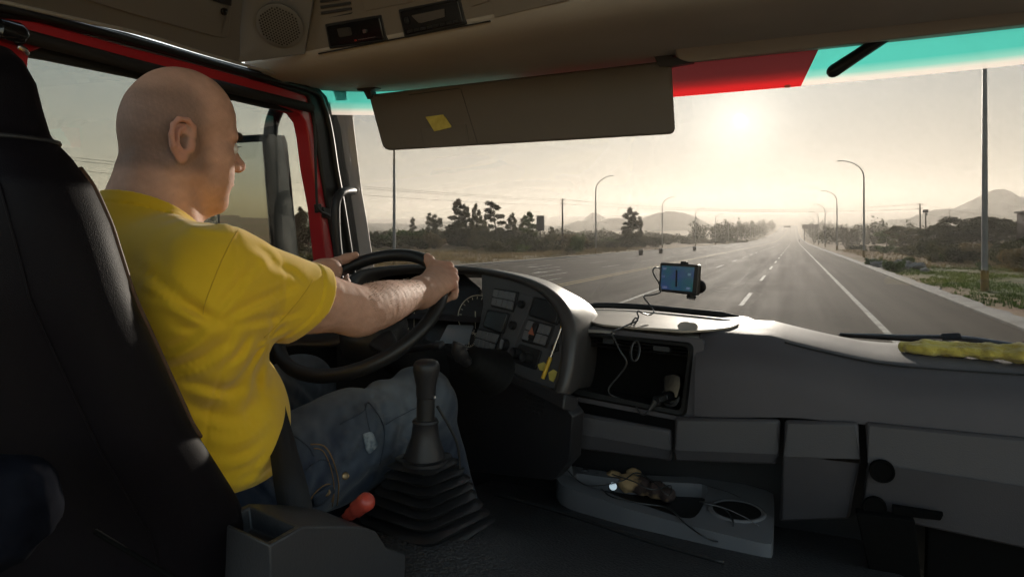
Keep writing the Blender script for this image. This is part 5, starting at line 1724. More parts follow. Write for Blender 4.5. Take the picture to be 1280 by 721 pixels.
# ================================================================== THE DRIVER
class SDF:
    """smooth union of tapered capsules and ellipsoids, skinned into one surface"""
    def __init__(s): s.p = []
    def cap(s, a, b, ra, rb=None, k=.012, sub=False):
        a, b = np.array(a, float), np.array(b, float)
        rb = ra if rb is None else rb
        s.p.append(('c', a, b, ra, rb, k, sub, (a + b) / 2, np.linalg.norm(b - a) / 2 + max(ra, rb)))
    def chain(s, P, R, k=.006, sub=False):
        for i in range(len(P) - 1): s.cap(P[i], P[i + 1], R[i], R[i + 1], k, sub)
    def poly(s, P, R, k=.02):
        P = np.array([np.array(p, float) for p in P]); R = np.array(R, float)
        s.p.append(('p', P, R, None, None, k, False, (P.min(0) + P.max(0)) / 2, np.linalg.norm(P.max(0) - P.min(0)) / 2 + R.max()))
    def ell(s, c, r, R=None, k=.012, sub=False):
        c, r = np.array(c, float), np.array(r, float)
        R = np.eye(3) if R is None else np.array(R, float)     # columns are the local axes
        s.p.append(('e', c, r, R, None, k, sub, c, r.max()))
    def ev(s, P, idx):
        d = np.full(len(P), 1.0)
        for i in idx:
            q = s.p[i]
            if q[0] == 'c':
                ab = q[2] - q[1]
                t = np.clip((P - q[1]) @ ab / max(1e-12, ab @ ab), 0, 1)
                e = np.linalg.norm(P - q[1] - t[:, None] * ab, axis=1) - (q[3] + t * (q[4] - q[3]))
            elif q[0] == 'p':
                e = np.full(len(P), 9.0)
                cc_ = P.mean(0); pr_ = np.linalg.norm(P - cc_, axis=1).max()
                ln_ = np.linalg.norm(q[1][1:] - q[1][:-1], axis=1)
                ds_ = np.linalg.norm((q[1][1:] + q[1][:-1]) / 2 - cc_, axis=1)
                ok_ = ds_ - ln_ / 2 < (ds_ + ln_ / 2).min() + 2 * pr_ + .02
                for a_, b_, ra_, rb_ in zip(q[1][:-1][ok_], q[1][1:][ok_], q[2][:-1][ok_], q[2][1:][ok_]):
                    ab = b_ - a_
                    t = np.clip((P - a_) @ ab / (ab @ ab), 0, 1)
                    e = np.minimum(e, np.linalg.norm(P - a_ - t[:, None] * ab, axis=1) - (ra_ + t * (rb_ - ra_)))
            else:
                L_ = (P - q[1]) @ q[3]
                k0 = np.linalg.norm(L_ / q[2], axis=1)
                k1 = np.linalg.norm(L_ / q[2] ** 2, axis=1)
                e = k0 * (k0 - 1) / np.maximum(k1, 1e-9)
            k = q[5]
            if q[6]:
                h = np.clip(.5 - .5 * (d + e) / k, 0, 1)
                d = d * (1 - h) - e * h + k * h * (1 - h)
            else:
                h = np.clip(.5 + .5 * (d - e) / k, 0, 1)
                d = d * (1 - h) + e * h - k * h * (1 - h)
        return d
    def skin(s, name, h, post=None, fine=None):
        B = 16
        lo = np.min([q[7] - q[8] for q in s.p if not q[6]], axis=0) - .02
        hi = np.max([q[7] + q[8] for q in s.p if not q[6]], axis=0) + .02
        nb = np.ceil((hi - lo) / (h * B)).astype(int)
        dims = nb * B + 3
        br = B * h * .5 * 1.7321
        C = np.array([q[7] for q in s.p]); R = np.array([q[8] for q in s.p]); SB = np.array([q[6] for q in s.p])
        keys, pos, quads = [], [], []
        lat = np.stack(np.meshgrid(*[np.arange(B + 1)] * 3, indexing='ij'), -1).reshape(-1, 3)
        def key(ix): return ((ix[..., 0] + 1) * dims[1] + ix[..., 1] + 1) * dims[2] + ix[..., 2] + 1
        for bi in range(nb[0]):
            for bj in range(nb[1]):
                for bk in range(nb[2]):
                    i0 = np.array([bi, bj, bk]) * B
                    bc = lo + (i0 + B / 2) * h
                    dist = np.linalg.norm(C - bc, axis=1) - R - br
                    idx = np.nonzero(dist < np.where(np.array([q[0] == 'p' for q in s.p]), .06, np.array([max(.055, q[5] * 1.6) for q in s.p])))[0]
                    if not len(idx) or SB[idx].all(): continue
                    d0 = s.ev(bc[None], idx)[0]
                    if abs(d0) > br * 1.6 + .03: continue
                    P = lo + (lat + i0) * h
                    D = s.ev(P, idx)
                    if post is not None: D = post(P, D)
                    V = D.reshape(B + 1, B + 1, B + 1)
                    sg = V < 0
                    if sg.all() or not sg.any(): continue
                    acc = np.zeros((B, B, B, 3)); cnt = np.zeros((B, B, B))
                    for ax in range(3):
                        sl0 = [slice(None)] * 3; sl1 = [slice(None)] * 3
                        sl0[ax], sl1[ax] = slice(0, B), slice(1, B + 1)
                        Va, Vb = V[tuple(sl0)], V[tuple(sl1)]
                        cr_ = np.argwhere((Va < 0) != (Vb < 0))
                        if not len(cr_): continue
                        va, vb = Va[tuple(cr_.T)], Vb[tuple(cr_.T)]
                        p = cr_.astype(float); p[:, ax] += va / (va - vb)
                        o1, o2 = [(1, 2), (2, 0), (0, 1)][ax]
                        for a in (0, -1):
                            for b in (0, -1):
                                c = cr_.copy(); c[:, o1] += a; c[:, o2] += b
                                ok = ((c >= 0) & (c < B)).all(1)
                                cc = tuple(c[ok].T)
                                acc[cc] += p[ok]; cnt[cc] += 1
                        own = (cr_[:, o1] < B) & (cr_[:, o2] < B)
                        c = cr_[own] + i0
                        qk = []
                        for a, b in ((0, 0), (-1, 0), (-1, -1), (0, -1)):
                            e = c.copy(); e[:, o1] += a; e[:, o2] += b
                            qk.append(key(e))
                        qk = np.stack(qk, 1)
                        flip = va[own] > 0
                        qk[flip] = qk[flip][:, ::-1]
                        quads.append(qk)
                    m = np.argwhere(cnt > 0)
                    keys.append(key(m + i0))
                    pos.append(lo + (acc[tuple(m.T)] / cnt[tuple(m.T)][:, None] + i0) * h)
        keys, pos, quads = np.concatenate(keys), np.concatenate(pos), np.concatenate(quads)
        o = np.argsort(keys); keys, pos = keys[o], pos[o]
        qi = np.minimum(np.searchsorted(keys, quads), len(keys) - 1)
        ok = (keys[qi] == quads).all(1)
        return np_mesh(name, pos, qi[ok]), pos

def wob(P, f, seed):
    """cheap smooth noise"""
    r = np.random.default_rng(seed)
    o = np.zeros(len(P))
    for i in range(5):
        d = r.normal(size=3); d *= f * (1.0 + .5 * i) / np.linalg.norm(d)
        o += np.sin(P @ d + r.uniform(0, 6.28) + 1.3 * np.sin(P @ (r.normal(size=3) * f * .5) + r.uniform(0, 6))) / (1 + .5 * i)
    return o / 2.5

# ---- skeleton, world metres
S_R, S_L = np.array((-.738, .675, 2.344)), np.array((-1.115, .70, 2.345))
E_R, W_R = np.array(px(450, 388, t=1.145)), np.array(px(527, 364, t=1.425))
E_L = np.array((-1.20, 1.00, 2.20))
def G(deg, r_=0, n_=0, rr=WR):
    return np.array(rim(deg, rr + r_) + WN * n_)

def hand(sd, wrist, base, dphi, thumb, sgn):
    """grip on the rim: knuckles outside, fingers behind, thumb on the near side"""
    ph = [base + sgn * d for d in dphi]
    rad_ = [.0092, .0096, .0092, .0082]
    lens = [1.0, 1.06, 1.0, .88]
    mcps = []
    for i, p in enumerate(ph):
        m = G(p, .030 - (.002 if i == 3 else 0) - .003 * (i == 0), .010 - .002 * i)
        mcps.append(m)
    wr = np.array(wrist)
    for i, m in enumerate(mcps):
        a = wr + (m - wr) * .25 + (m - mcps[1]) * .35
        sd.cap(wr + (m - mcps[1]) * .22, a, .0235, .0155, .022)
        sd.cap(a, m, .0150, rad_[i] * 1.12, .010)
        if i: sd.cap((a + mcps[i - 1] * 0 + wr * 0) if False else a, (m + mcps[i - 1]) / 2 * .6 + a * .4, .0135, .0115, .010)
        sd.ell(m, (rad_[i] * 1.22,) * 3, k=.006)
    for i, p in enumerate(ph):
        L = lens[i]
        f1 = G(p - sgn * .5, .020, -.028 * L)
        f2 = G(p - sgn * 1.0, -.012, -.033)
        f3 = G(p - sgn * 1.0, -.029, -.012)
        sd.chain([mcps[i], f1, f2, f3], [rad_[i] * 1.05, rad_[i], rad_[i] * .9, rad_[i] * .78], .004)
        sd.ell(f1, (rad_[i] * 1.08,) * 3, k=.004)
    t0 = wr + (mcps[0] - wr) * .22 + np.array(WN) * -.002
    tp = [G(*q) for q in thumb]
    sd.cap(wr, tp[0], .021, .0175, .014)
    sd.cap(tp[0], (mcps[0] + tp[0]) / 2, .015, .013, .014)
    sd.chain(tp, [.0165, .0125, .0118, .0092][:len(tp)], .006)
    return mcps

body = SDF()
# torso core (under the shirt)
body.cap((-.925, .705, 2.00), (-.925, .705, 2.20), .115, .12, .04)
body.ell((-.925, .695, 2.25), (.165, .105, .13), k=.04)
body.cap(S_L + (.03, 0, -.01), S_R + (-.03, 0, -.01), .055, .055, .04)
# neck and head: local frame, x right, y to the front, z up; origin between the ears
HY = rad(-17)
HC = np.array((-.921, .748, 2.545))
HS = .955
HR = np.array(Matrix.Rotation(HY, 3, 'Z') @ Matrix.Rotation(rad(-3), 3, 'X'))
YS_ = .925
def H(x, y, z): return HC + HS * (HR @ np.array((x * .98, (y - .02) * YS_ + .014, z)))
def HE(c, r, k=.012, sub=False, R=None):
    M = HR if R is None else HR @ np.array(R)
    r = tuple(HS * q for q in r)
    body.ell(H(*c), (r[0] * .98, r[1] * (YS_ if R is None else 1), r[2]) if max(r) > .03 else r, M, k, sub)
def HCp(a, b, ra, rb=None, k=.012, sub=False): body.cap(H(*a), H(*b), ra * HS, rb * HS if rb else None, k, sub)
HE((0, .018, .050), (.0730, .089, .088), .01)
HE((0, .046, .056), (.064, .068, .066), .03)             # forehead
HE((0, -.022, .022), (.064, .050, .062), .03)            # occiput
HE((0, .050, -.018), (.054, .060, .070), .03)            # face block
for s_ in (1, -1):
    HCp((s_ * .049, .020, -.038), (s_ * .020, .082, -.078), .021, .017, .03)   # jaw
    HE((s_ * .041, .074, -.006), (.021, .026, .020), .02)                      # cheek bone
    HE((s_ * .032, .078, -.040), (.022, .026, .028), .025)                     # cheek
    HCp((s_ * .012, .112, .033), (s_ * .046, .094, .031), .0115, .010, .014)   # brow
HCp((0, .094, -.082), (0, .084, -.084), .021, .022, .02)                       # chin
HE((0, .098, -.045), (.026, .024, .022), .018)                                 # mouth block
HCp((0, .110, .024), (0, .134, -.010), .0080, .0110, .010)                     # nose
HE((0, .1360, -.0145), (.0120, .0120, .0110), k=.006)
for s_ in (1, -1): HE((s_ * .0115, .123, -.019), (.0085, .0115, .0085), .005)
for s_ in (1, -1): HE((s_ * .031, .116, .011), (.0165, .012, .0105), .010, True)   # eye sockets
for s_ in (1, -1): HE((s_ * .030, .101, .011), (.0125, .0125, .0125), .004)
HCp((-.018, .113, -.0405), (.018, .113, -.0405), .0052, .0052, .004)
HCp((-.015, .1165, -.0395), (.015, .1165, -.0395), .0045, .0045, .004)
HCp((-.015, .1150, -.0510), (.015, .1150, -.0510), .0056, .0056, .004)
HCp((-.022, .121, -.0452), (.022, .121, -.0452), .0022, .0022, .003, True)
HCp((-.014, .114, -.064), (.014, .114, -.064), .006, .006, .01, True)
# neck
NB = np.array((-.926, .690, 2.390))
body.cap(H(0, -.004, -.030), NB, .053, .058, .025)
body.cap(H(0, .040, -.066), NB + (.01, .055, -.03), .030, .036, .03)
for s_ in (1, -1):
    body.cap(H(s_ * .060, -.012, -.035), NB + (s_ * .025 + .01, .075, -.02), .015, .014, .025)
    body.cap(H(s_ * .028, -.042, -.045), NB + (s_ * .045, -.008, -.005), .022, .030, .025)
    body.cap(NB + (s_ * .02, .0, -.005), (S_R if s_ > 0 else S_L) + (0, -.005, .015), .040, .04, .04)
# ears
for s_ in (1, -1):
    er = np.array(Matrix.Rotation(rad(s_ * 9), 3, 'Z'))
    def el(y, z, x=0): return tuple(np.array((s_ * .0755, -.004, .002)) + er @ np.array((s_ * x * 1.1, y * 1.28, z)))
    HE(el(-.006, .002, .003), (.0050, .0200, .0295), .004, R=er)
    hl = [el(.012, .012, .004), el(.010, .026, .007), el(.000, .034, .009), el(-.013, .033, .010), el(-.021, .022, .011), el(-.0225, .006, .011), el(-.018, -.010, .009), el(-.010, -.022, .006)]
    for a, b in zip(hl, hl[1:]): HCp(a, b, .0042, .0042, .0025)
    ah = [el(-.004, .022, .007), el(-.012, .014, .009), el(-.0135, .002, .009), el(-.008, -.011, .008), el(.001, -.014, .007)]
    for a, b in zip(ah, ah[1:]): HCp(a, b, .0032, .0030, .003)
    HE(el(.000, .000, .007), (.0125, .0110, .0135), .003, True, R=er)
    HE(el(-.0165, .010, .010), (.0055, .0028, .0140), .002, True, R=er)
    HCp(el(.008, -.001, .006), el(.007, -.009, .007), .0040, .0042, .004)
    HE(el(-.003, -.0265, .004), (.0055, .0095, .0095), .005, R=er)
    HE(el(.010, .000, -.004), (.012, .016, .030), .010, R=er)
# arms
def arm(Sh, El, Wr, bulge):
    d = (El - Sh)
    f = (Wr - El)
    kn = [(Sh, .054), (Sh + d * .35, .0515), (Sh + d * .7, .0460), (El - d * .02, .0430), (El + f * .14, .0440), (El + f * .32, .0435), (El + f * .55, .0380), (El + f * .80, .0310), (Wr, .0280), (Wr + f * .06, .0270)]
    c_ = catmull([Vector(p) for p, r_ in kn], 2)
    q_ = catmull([Vector((r_, 0, 0)) for p, r_ in kn], 2)
    body.poly([tuple(p) for p in c_], [p.x for p in q_], .02)
    body.ell(Sh + d * .58 + np.array((0, 0, -.008)), (.036, .080, .044), k=.02)
    body.ell(El + np.array((0, -.004, -.018)), (.022, .034, .022), k=.02)
arm(S_R, E_R, W_R, (.006, 0, .014))
W_L = np.array(px(403, 342, t=1.50))
arm(S_L, E_L, W_L, (-.006, 0, .012))
mR = hand(body, W_R, 31, (9.5, 3.6, -2.2, -7.4), [(41, -.004, .020), (44, -.008, .027), (50, -.006, .028), (56, -.002, .026)], 1)
mL = hand(body, W_L, 145, (8.5, 2.6, -3.2, -8.4), [(145, .010, .024), (138, .000, .0285), (130, -.004, .0285), (123, -.004, .0275)], -1)
A1_ = (E_R + (W_R - E_R) * .1)
def skin_detail(P, D):
    on = (P[:, 1] > .80)
    hd = wob(P, 190, 3) * .0005
    tend = wob(P, 40, 5) * .0002
    return D + np.where(on, tend + hd, hd * .6)
bme, bpos = body.skin("person_body", .0025, skin_detail)
# colour: shaved stubble and painted shade at the skull's back, redder knuckles, ears and nose
def smst(a, b, x): 
    t_ = np.clip((x - a) / (b - a), 0, 1)
    return t_ * t_ * (3 - 2 * t_)
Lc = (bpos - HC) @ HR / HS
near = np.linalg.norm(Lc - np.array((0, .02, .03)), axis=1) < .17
hair_shade = smst(-.055, -.030, Lc[:, 2]) * smst(.055, .02, Lc[:, 1] + .25 * np.maximum(0, Lc[:, 2])) * near
hair_shade *= 1 - .80 * smst(.075, .115, Lc[:, 2] + .25 * np.maximum(0, Lc[:, 1]))
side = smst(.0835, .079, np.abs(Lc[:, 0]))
hair_shade *= side
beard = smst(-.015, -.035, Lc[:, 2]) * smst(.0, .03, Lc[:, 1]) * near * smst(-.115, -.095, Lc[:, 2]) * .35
red = np.zeros(len(bpos))
for m in mR + mL:
    red = np.maximum(red, np.exp(-((np.linalg.norm(bpos - m, axis=1)) / .016) ** 2))
red = np.maximum(red, near * smst(.080, .084, np.abs(Lc[:, 0])) * .8)
red = np.maximum(red, near * np.exp(-(np.linalg.norm(Lc - np.array((0, .133, -.015)), axis=1) / .018) ** 2))
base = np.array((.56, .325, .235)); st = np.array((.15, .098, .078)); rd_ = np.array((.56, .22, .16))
mott = wob(bpos, 60, 8) * .09 + wob(bpos, 230, 9) * .08 + np.clip(wob(bpos, 420, 10) - .9, 0, 1) * -.5
col = base[None] * (1 + mott[:, None])
hair_shade = np.clip(hair_shade * (.95 + .12 * wob(bpos, 900, 12)), 0, 1)
col = col * (1 - .74 * hair_shade[:, None]) + st * .74 * hair_shade[:, None]
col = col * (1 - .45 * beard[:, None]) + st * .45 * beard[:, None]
col = col * (1 - .5 * red[:, None]) + rd_ * .5 * red[:, None]
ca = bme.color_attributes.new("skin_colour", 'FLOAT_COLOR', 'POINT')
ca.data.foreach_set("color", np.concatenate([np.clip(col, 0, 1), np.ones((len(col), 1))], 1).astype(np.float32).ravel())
skin_m = mat("skin", (.43, .235, .155), rough=.66, spec=.22, bump=.5, bscale=380, bdist=.0012, sss=.12)
t = skin_m.node_tree
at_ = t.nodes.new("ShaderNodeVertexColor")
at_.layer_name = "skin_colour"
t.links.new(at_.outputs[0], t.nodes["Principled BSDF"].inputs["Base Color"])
person = link("person", bme, skin_m, None, smooth=180, origin=(-.92, .72, 1.90))
tag(person, "bald man in yellow t-shirt and blue jeans, both hands on the wheel", "person")
eyem = mat("eye_white", (.7, .68, .65), rough=.15)
irm = mat("iris", (.05, .04, .03), rough=.1)
for s_ in (1, -1):
    c = Vector(H(s_ * .0305, .1035, .0105))
    e = MB().lathe(c - Vector(HR[:, 1]) * .0122, HR[:, 1], [(.0122 - .0122 * math.cos(a), .0122 * math.sin(a)) for a in [i * math.pi / 14 for i in range(15)]], 20, cap=False).build("eye", eyem, person, smooth=180)
    MB().lathe(c, HR[:, 1], [(.0110, .0055), (.0121, .004), (.0124, 0)], 16, cap=False).build("iris", irm, e, smooth=180)
browm = mat("brow_hair", (.035, .022, .014), rough=.8)
for s_ in (1, -1):
    hb2 = MB()
    r = random.Random(3)
    for i in range(90):
        q = r.random()
        x = s_ * (.012 + .038 * q)
        b0 = H(x, .1275 - .85 * max(0, abs(x) - .018) - 9 * max(0, abs(x) - .030) ** 2 * 4, .033 + r.uniform(-.003, .003) + .004 * math.sin(q * 3))
        d = HR @ np.array((s_ * .006, .003, .003 * r.uniform(-.4, 1)))
        hb2.tube([b0, b0 + d], [.0006, .0002], 4)
    hb2.build("eyebrow", browm, person, smooth=0)
    lash = MB()
    for i in range(14):
        q = i / 13
        b0 = H(s_ * (.020 + .022 * q), .1140 - .006 * abs(q - .4), .0150 - .002 * abs(q - .5))
        lash.tube([b0, b0 + HR @ np.array((s_ * .002, .008, .0015))], [.0005, .0002], 4)
    lash.build("eyelashes", browm, person, smooth=0)
# forearm hair
fh = MB()
r = random.Random(12)
for armp, n_, dn in (((E_R, W_R), 380, 1), ((E_L, W_L), 120, -1)):
    a_, b_ = Vector(armp[0]), Vector(armp[1])
    ax = (b_ - a_)
    u1 = ax.normalized().cross(Vector((0, 0, 1))).normalized()
    u2 = u1.cross(ax.normalized())
    for i in range(n_):
        s_ = r.uniform(-.12, .78)
        rr = float(np.interp(s_, [-.15, .2, .5, .8], [.0405, .0425, .0355, .0290])) * .97
        th_ = r.gauss(math.pi / 2 * .9, .62)
        dirn = u1 * math.cos(th_) + u2 * math.sin(th_)
        p0 = a_ + ax * s_ + dirn * rr
        p1 = p0 + dirn * r.uniform(.003, .008) + ax.normalized() * r.uniform(.004, .011)
        fh.tube([p0, p0.lerp(p1, .5) + dirn * .0015, p1], [.00026, .0002, .0001], 3)
fh.build("arm_hair", mat("arm_hair_brown", (.36, .24, .14), rough=.5), person, smooth=0)

# ---- t-shirt
sh = SDF()
sh.cap((-.925, .715, 1.985), (-.925, .712, 2.10), .150, .150, .05)
sh.ell((-.915, .725, 2.10), (.205, .150, .16), k=.06)
sh.ell((-.925, .705, 2.25), (.200, .138, .15), k=.06)
sh.ell((-.905, .790, 2.10), (.150, .110, .12), k=.06)
sh.cap(S_L + (.02, 0, -.01), S_R + (-.02, 0, -.01), .070, .070, .06)
for s_, Sx in ((1, S_R), (-1, S_L)):
    sh.cap(NB + (s_ * .030, .005, -.012), Sx + (-s_ * .01, 0, .004), .050, .062, .04)
    sh.cap(NB + (s_ * .03, -.005, -.06), Sx + (-s_ * .02, -.01, -.06), .070, .072, .09)
dR, dL = (E_R - S_R), (E_L - S_L)
uR, uL = dR / np.linalg.norm(dR), dL / np.linalg.norm(dL)
HEM_R, HEM_L = S_R + dR * .56, S_L + dL * .52
for Sx, d_ in ((S_R, dR), (S_L, dL)):
    sh.cap(Sx, Sx + d_ * .34, .035, .035, .02)
hemN_R = uR + np.array((0, .0, -.42)); hemN_R /= np.linalg.norm(hemN_R)
nd = np.array(H(0, -.004, -.03)) - NB; nd = nd / np.linalg.norm(nd)
sh.cap(NB + (0, 0, -.03), NB + nd * .085, .076, .066, .03)
def rcone(P, a, b, ra, rb):
    ab = b - a
    t_ = np.clip((P - a) @ ab / (ab @ ab), 0, 1)
    return np.linalg.norm(P - a - t_[:, None] * ab, axis=1) - (ra + t_ * (rb - ra))
def smin(a, b, k):
    h = np.clip(.5 + .5 * (a - b) / k, 0, 1)
    return a * (1 - h) + b * h - k * h * (1 - h)
ARM_PIT = S_R + np.array((-.03, .040, -.088))
FOLDS = [([(165, 328), (205, 355), (240, 381), (264, 397), (288, 408)], 8, .0050), ([(180, 366), (215, 376), (243, 387), (262, 398)], 6, .0032), ([(262, 398), (243, 417), (215, 434), (180, 444)], 7, .0042),
         ([(294, 411), (279, 427), (255, 445), (215, 460), (188, 463)], 8, .0048), ([(312, 414), (306, 428), (297, 443), (283, 455)], 5, .0036), ([(325, 425), (320, 440), (308, 462)], 5, .0028),
         ([(264, 396), (283, 372), (303, 349), (326, 324)], 6, .0030), ([(276, 401), (306, 384), (340, 368), (384, 350)], 6, .0036), ([(286, 407), (320, 401), (352, 395), (380, 386)], 5, .0030), ([(340, 330), (362, 338), (380, 352)], 5, .0026),
         ([(318, 306), (335, 318), (346, 335)], 5, .0026), ([(222, 262), (243, 275), (270, 280), (304, 281)], 5, .0034), ([(258, 266), (280, 272), (300, 276)], 4, .0024), ([(232, 500), (262, 516), (295, 522), (320, 507), (338, 484)], 9, .0046),
         ([(250, 531), (280, 540), (308, 534), (340, 506)], 7, .0040), ([(275, 570), (298, 568), (318, 557), (342, 536)], 7, .0042), ([(288, 588), (306, 583), (324, 570), (343, 548)], 5, .0034), ([(222, 472), (250, 480), (283, 487), (310, 480)], 7, .0034),
         ([(195, 300), (203, 330), (206, 362)], 12, .0022), ([(215, 405), (235, 410), (258, 404)], 5, .0024), ([(330, 445), (322, 470), (325, 500)], 6, .0026), ([(300, 600), (315, 588), (332, 565)], 5, .003)]
FOLDS = [(np.array([tuple(q.to_2d()) for q in catmull([Vector((u, v, 0)) for u, v in p], 5)]), w, a) for p, w, a in FOLDS]
FOLDS_J = [([(405, 535), (420, 558), (430, 592)], 6, .0055), ([(438, 500), (449, 540), (450, 585)], 6, .0055), ([(470, 495), (480, 530), (476, 572)], 6, .0060), ([(498, 478), (508, 508), (500, 548)], 5, .0045),
           ([(378, 560), (394, 590), (399, 625)], 5, .0045), ([(328, 590), (345, 602), (362, 628)], 5, .004), ([(310, 600), (325, 612), (342, 630)], 4, .004), ([(420, 525), (458, 500), (505, 490)], 6, .0045), ([(475, 565), (500, 545), (522, 515)], 6, .0055),
           ([(455, 560), (462, 585), (455, 605)], 5, .0045), ([(425, 545), (437, 562), (442, 585)], 4, .0035), ([(510, 470), (518, 490), (520, 515)], 4, .0035)]
FOLDS_J = [(np.array([tuple(q.to_2d()) for q in catmull([Vector((u, v, 0)) for u, v in p], 5)]), w, a) for p, w, a in FOLDS_J]
def fold_field(P, folds=FOLDS):
    dz_ = P - np.array(CAM)
    dep = -SN * dz_[:, 0] + CS * dz_[:, 1]
    uv = np.stack([640 + FPX * (CS * dz_[:, 0] + SN * dz_[:, 1]) / dep, 298 - FPX * dz_[:, 2] / dep], 1)
    o = np.zeros(len(P))
    lo_, hi_ = uv.min(0), uv.max(0)
    for L_, w, a in folds:
        if (L_.min(0) > hi_ + 4 * w).any() or (L_.max(0) < lo_ - 4 * w).any(): continue
        df = uv[:, None] - L_[None]
        dd = (df ** 2).sum(-1)
        j = dd.argmin(1)
        T = np.gradient(L_, axis=0)
        T /= np.linalg.norm(T, axis=1)[:, None]
        q = df[np.arange(len(P)), j]
        sg_ = q[:, 1] * T[j, 0] - q[:, 0] * T[j, 1]
        sg_ *= np.sign(T[:, 0].sum() + 1e-9)
        al = np.abs((q * T[j]).sum(1))
        n_ = len(L_) - 1
        tap = np.clip(np.minimum(j, n_ - j) / (n_ * .35), 0, 1)
        tap = (.15 + .85 * tap) * np.exp(-(al / (w * .9)) ** 2)
        o += a * tap * (np.exp(-(sg_ / w) ** 2) - .85 * np.exp(-((sg_ - 1.7 * w) / (1.05 * w)) ** 2) - .35 * np.exp(-((sg_ + 1.9 * w) / (1.3 * w)) ** 2))
    return o

def shirt_post(P, D):
    # folds: fan from the arm pit, sleeve rings, slanting creases over the flank
    v = P - ARM_PIT
    r_ = np.linalg.norm(v, axis=1) + 1e-6
    ang = np.arctan2(v[:, 2], v[:, 1])
    w1 = wob(P, 14, 21); w2 = wob(P, 26, 22); w3 = wob(P, 55, 23)
    fan = np.sin(ang * 6 + 2.8 * w1 + r_ * 14 + .8 * w2)
    fan = np.sign(fan) * np.abs(fan) ** .8
    amp = .0016 * np.exp(-((r_ - .095) / .085) ** 2) * smst(.035, .075, r_)
    dsl = P @ np.array((.35, .50, .79))
    diag = np.sin(dsl * 70 + 3.4 * w1 + 1.4 * w2)
    diag = 1 - 2 * np.abs(diag) ** .6
    low = smst(2.30, 2.12, P[:, 2])
    ddiag = .0016 * low * np.clip(.15 + 1.0 * w2, 0, 1)
    # shoulder top creases
    tp = np.exp(-(np.linalg.norm(P - (S_R + np.array((-.03, .04, .07))), axis=1) / .07) ** 2)
    tpw = np.sin(P @ np.array((120., -40., 60.)) + 2 * w1)
    # bunching at the waist
    bun = smst(2.10, 2.03, P[:, 2]) * np.sin(P[:, 2] * 190 + 4.0 * w1 + P[:, 1] * 30)
    D = D + amp * fan + ddiag * diag + .0028 * tp * tpw + .0032 * bun * (.5 + .5 * w2) + .0016 * w2 + .0009 * w3 + .0012 * (1 - 2 * np.abs(np.sin(1.5 * wob(P, 24, 25))) ** .5) * np.clip(w1 + .3, 0, 1)
    # seam ring at the shoulder
    seam = np.abs((P - (S_R + uR * .012)) @ (uR * .92 + np.array((.38, 0, .10))))
    D = D + .0016 * np.exp(-(seam / .0032) ** 2)
    # sleeves with hollow ends and a doubled hem
    for Sx, d_, u_s, hem, hn in ((S_R, dR, uR, HEM_R, hemN_R), (S_L, dL, uL, HEM_L, uL)):
        near = np.linalg.norm(P - Sx - d_ * .3, axis=1) < .30
        if not near.any(): continue
        Q = P[near]
        s_ = (Q - Sx) @ u_s
        Ds = smin(rcone(Q, Sx, Sx + d_ * .66, .0640, .0550), rcone(Q, Sx + d_ * .16 + (0, -.005, -.016), Sx + d_ * .70 + (0, 0, -.014), .0570, .0530), .03)
        ph_ = s_ * 62 + 2.6 * w1[near] + 16 * (Q[:, 2] - S_R[2]) + 10 * (Q[:, 0] - Sx[0])
        cr_ = 1 - 2 * np.abs(np.sin(ph_ * .5)) ** .7
        Ds = Ds + .0042 * cr_ * smst(.0, .05, s_) * (.45 + .55 * np.clip(w2[near], -1, 1)) + .0018 * w2[near] + (amp * fan)[near] * .8
        cut = (Q - hem) @ hn + .003 * np.sin(Q @ np.array((40., 0, 60.)))
        Ds = Ds - .0016 * smst(-.024, -.0215, cut) + .0022 * np.exp(-((cut + .0235) / .0016) ** 2)
        rr = rcone(Q, Sx, Sx + d_ * .7 + (0, 0, -.008), .0580, .0515)
        Ds = np.maximum(Ds, -np.maximum(rr, -(cut + .045)))
        Ds = np.maximum(Ds, cut)
        Dt = D[near]
        D[near] = np.where(s_ > .10, np.minimum(Dt, Ds), smin(Dt, Ds, .030))
    nr_ = np.abs(D) < .012
    if nr_.any(): D[nr_] = D[nr_] + fold_field(P[nr_])
    # neck opening
    v = P - NB - np.array((0, .004, 0))
    s_ = v @ nd
    rr = np.linalg.norm(v - s_[:, None] * nd, axis=1)
    D = np.maximum(D, -np.maximum(rr - .0625, -(s_ + .02)))
    fr = smst(-.06, .10, P[:, 1] - NB[1])
    top = (P[:, 2] - (2.474 - .058 * fr))
    D = np.where(rr < .105, np.maximum(D, top), D)
    D = D - np.where(rr < .085, .0016 * smst(-.020, -.0175, top) - .0016 * np.exp(-((top + .0195) / .0014) ** 2), 0)
    # hem
    hemz = 2.052 - .15 * np.clip(P[:, 1] - .66, -.1, .2) + .012 * w1 + .35 * np.clip(P[:, 1] - .78, 0, .3)
    D = np.maximum(D, hemz * 0 + (2.035 + .004 * np.sin(P[:, 0] * 40) - P[:, 2] - .0))
    return D
sme, spos = sh.skin("t_shirt", .0030, shirt_post)
shirt_m = mat("yellow_cotton", (.78, .50, .025), rough=.85, spec=.2, col2=(.70, .43, .018), vscale=9, vdetail=6, bump=.35, bscale=900, bdist=.0008, sheen=.25)
link("t_shirt", sme, shirt_m, person, smooth=180)

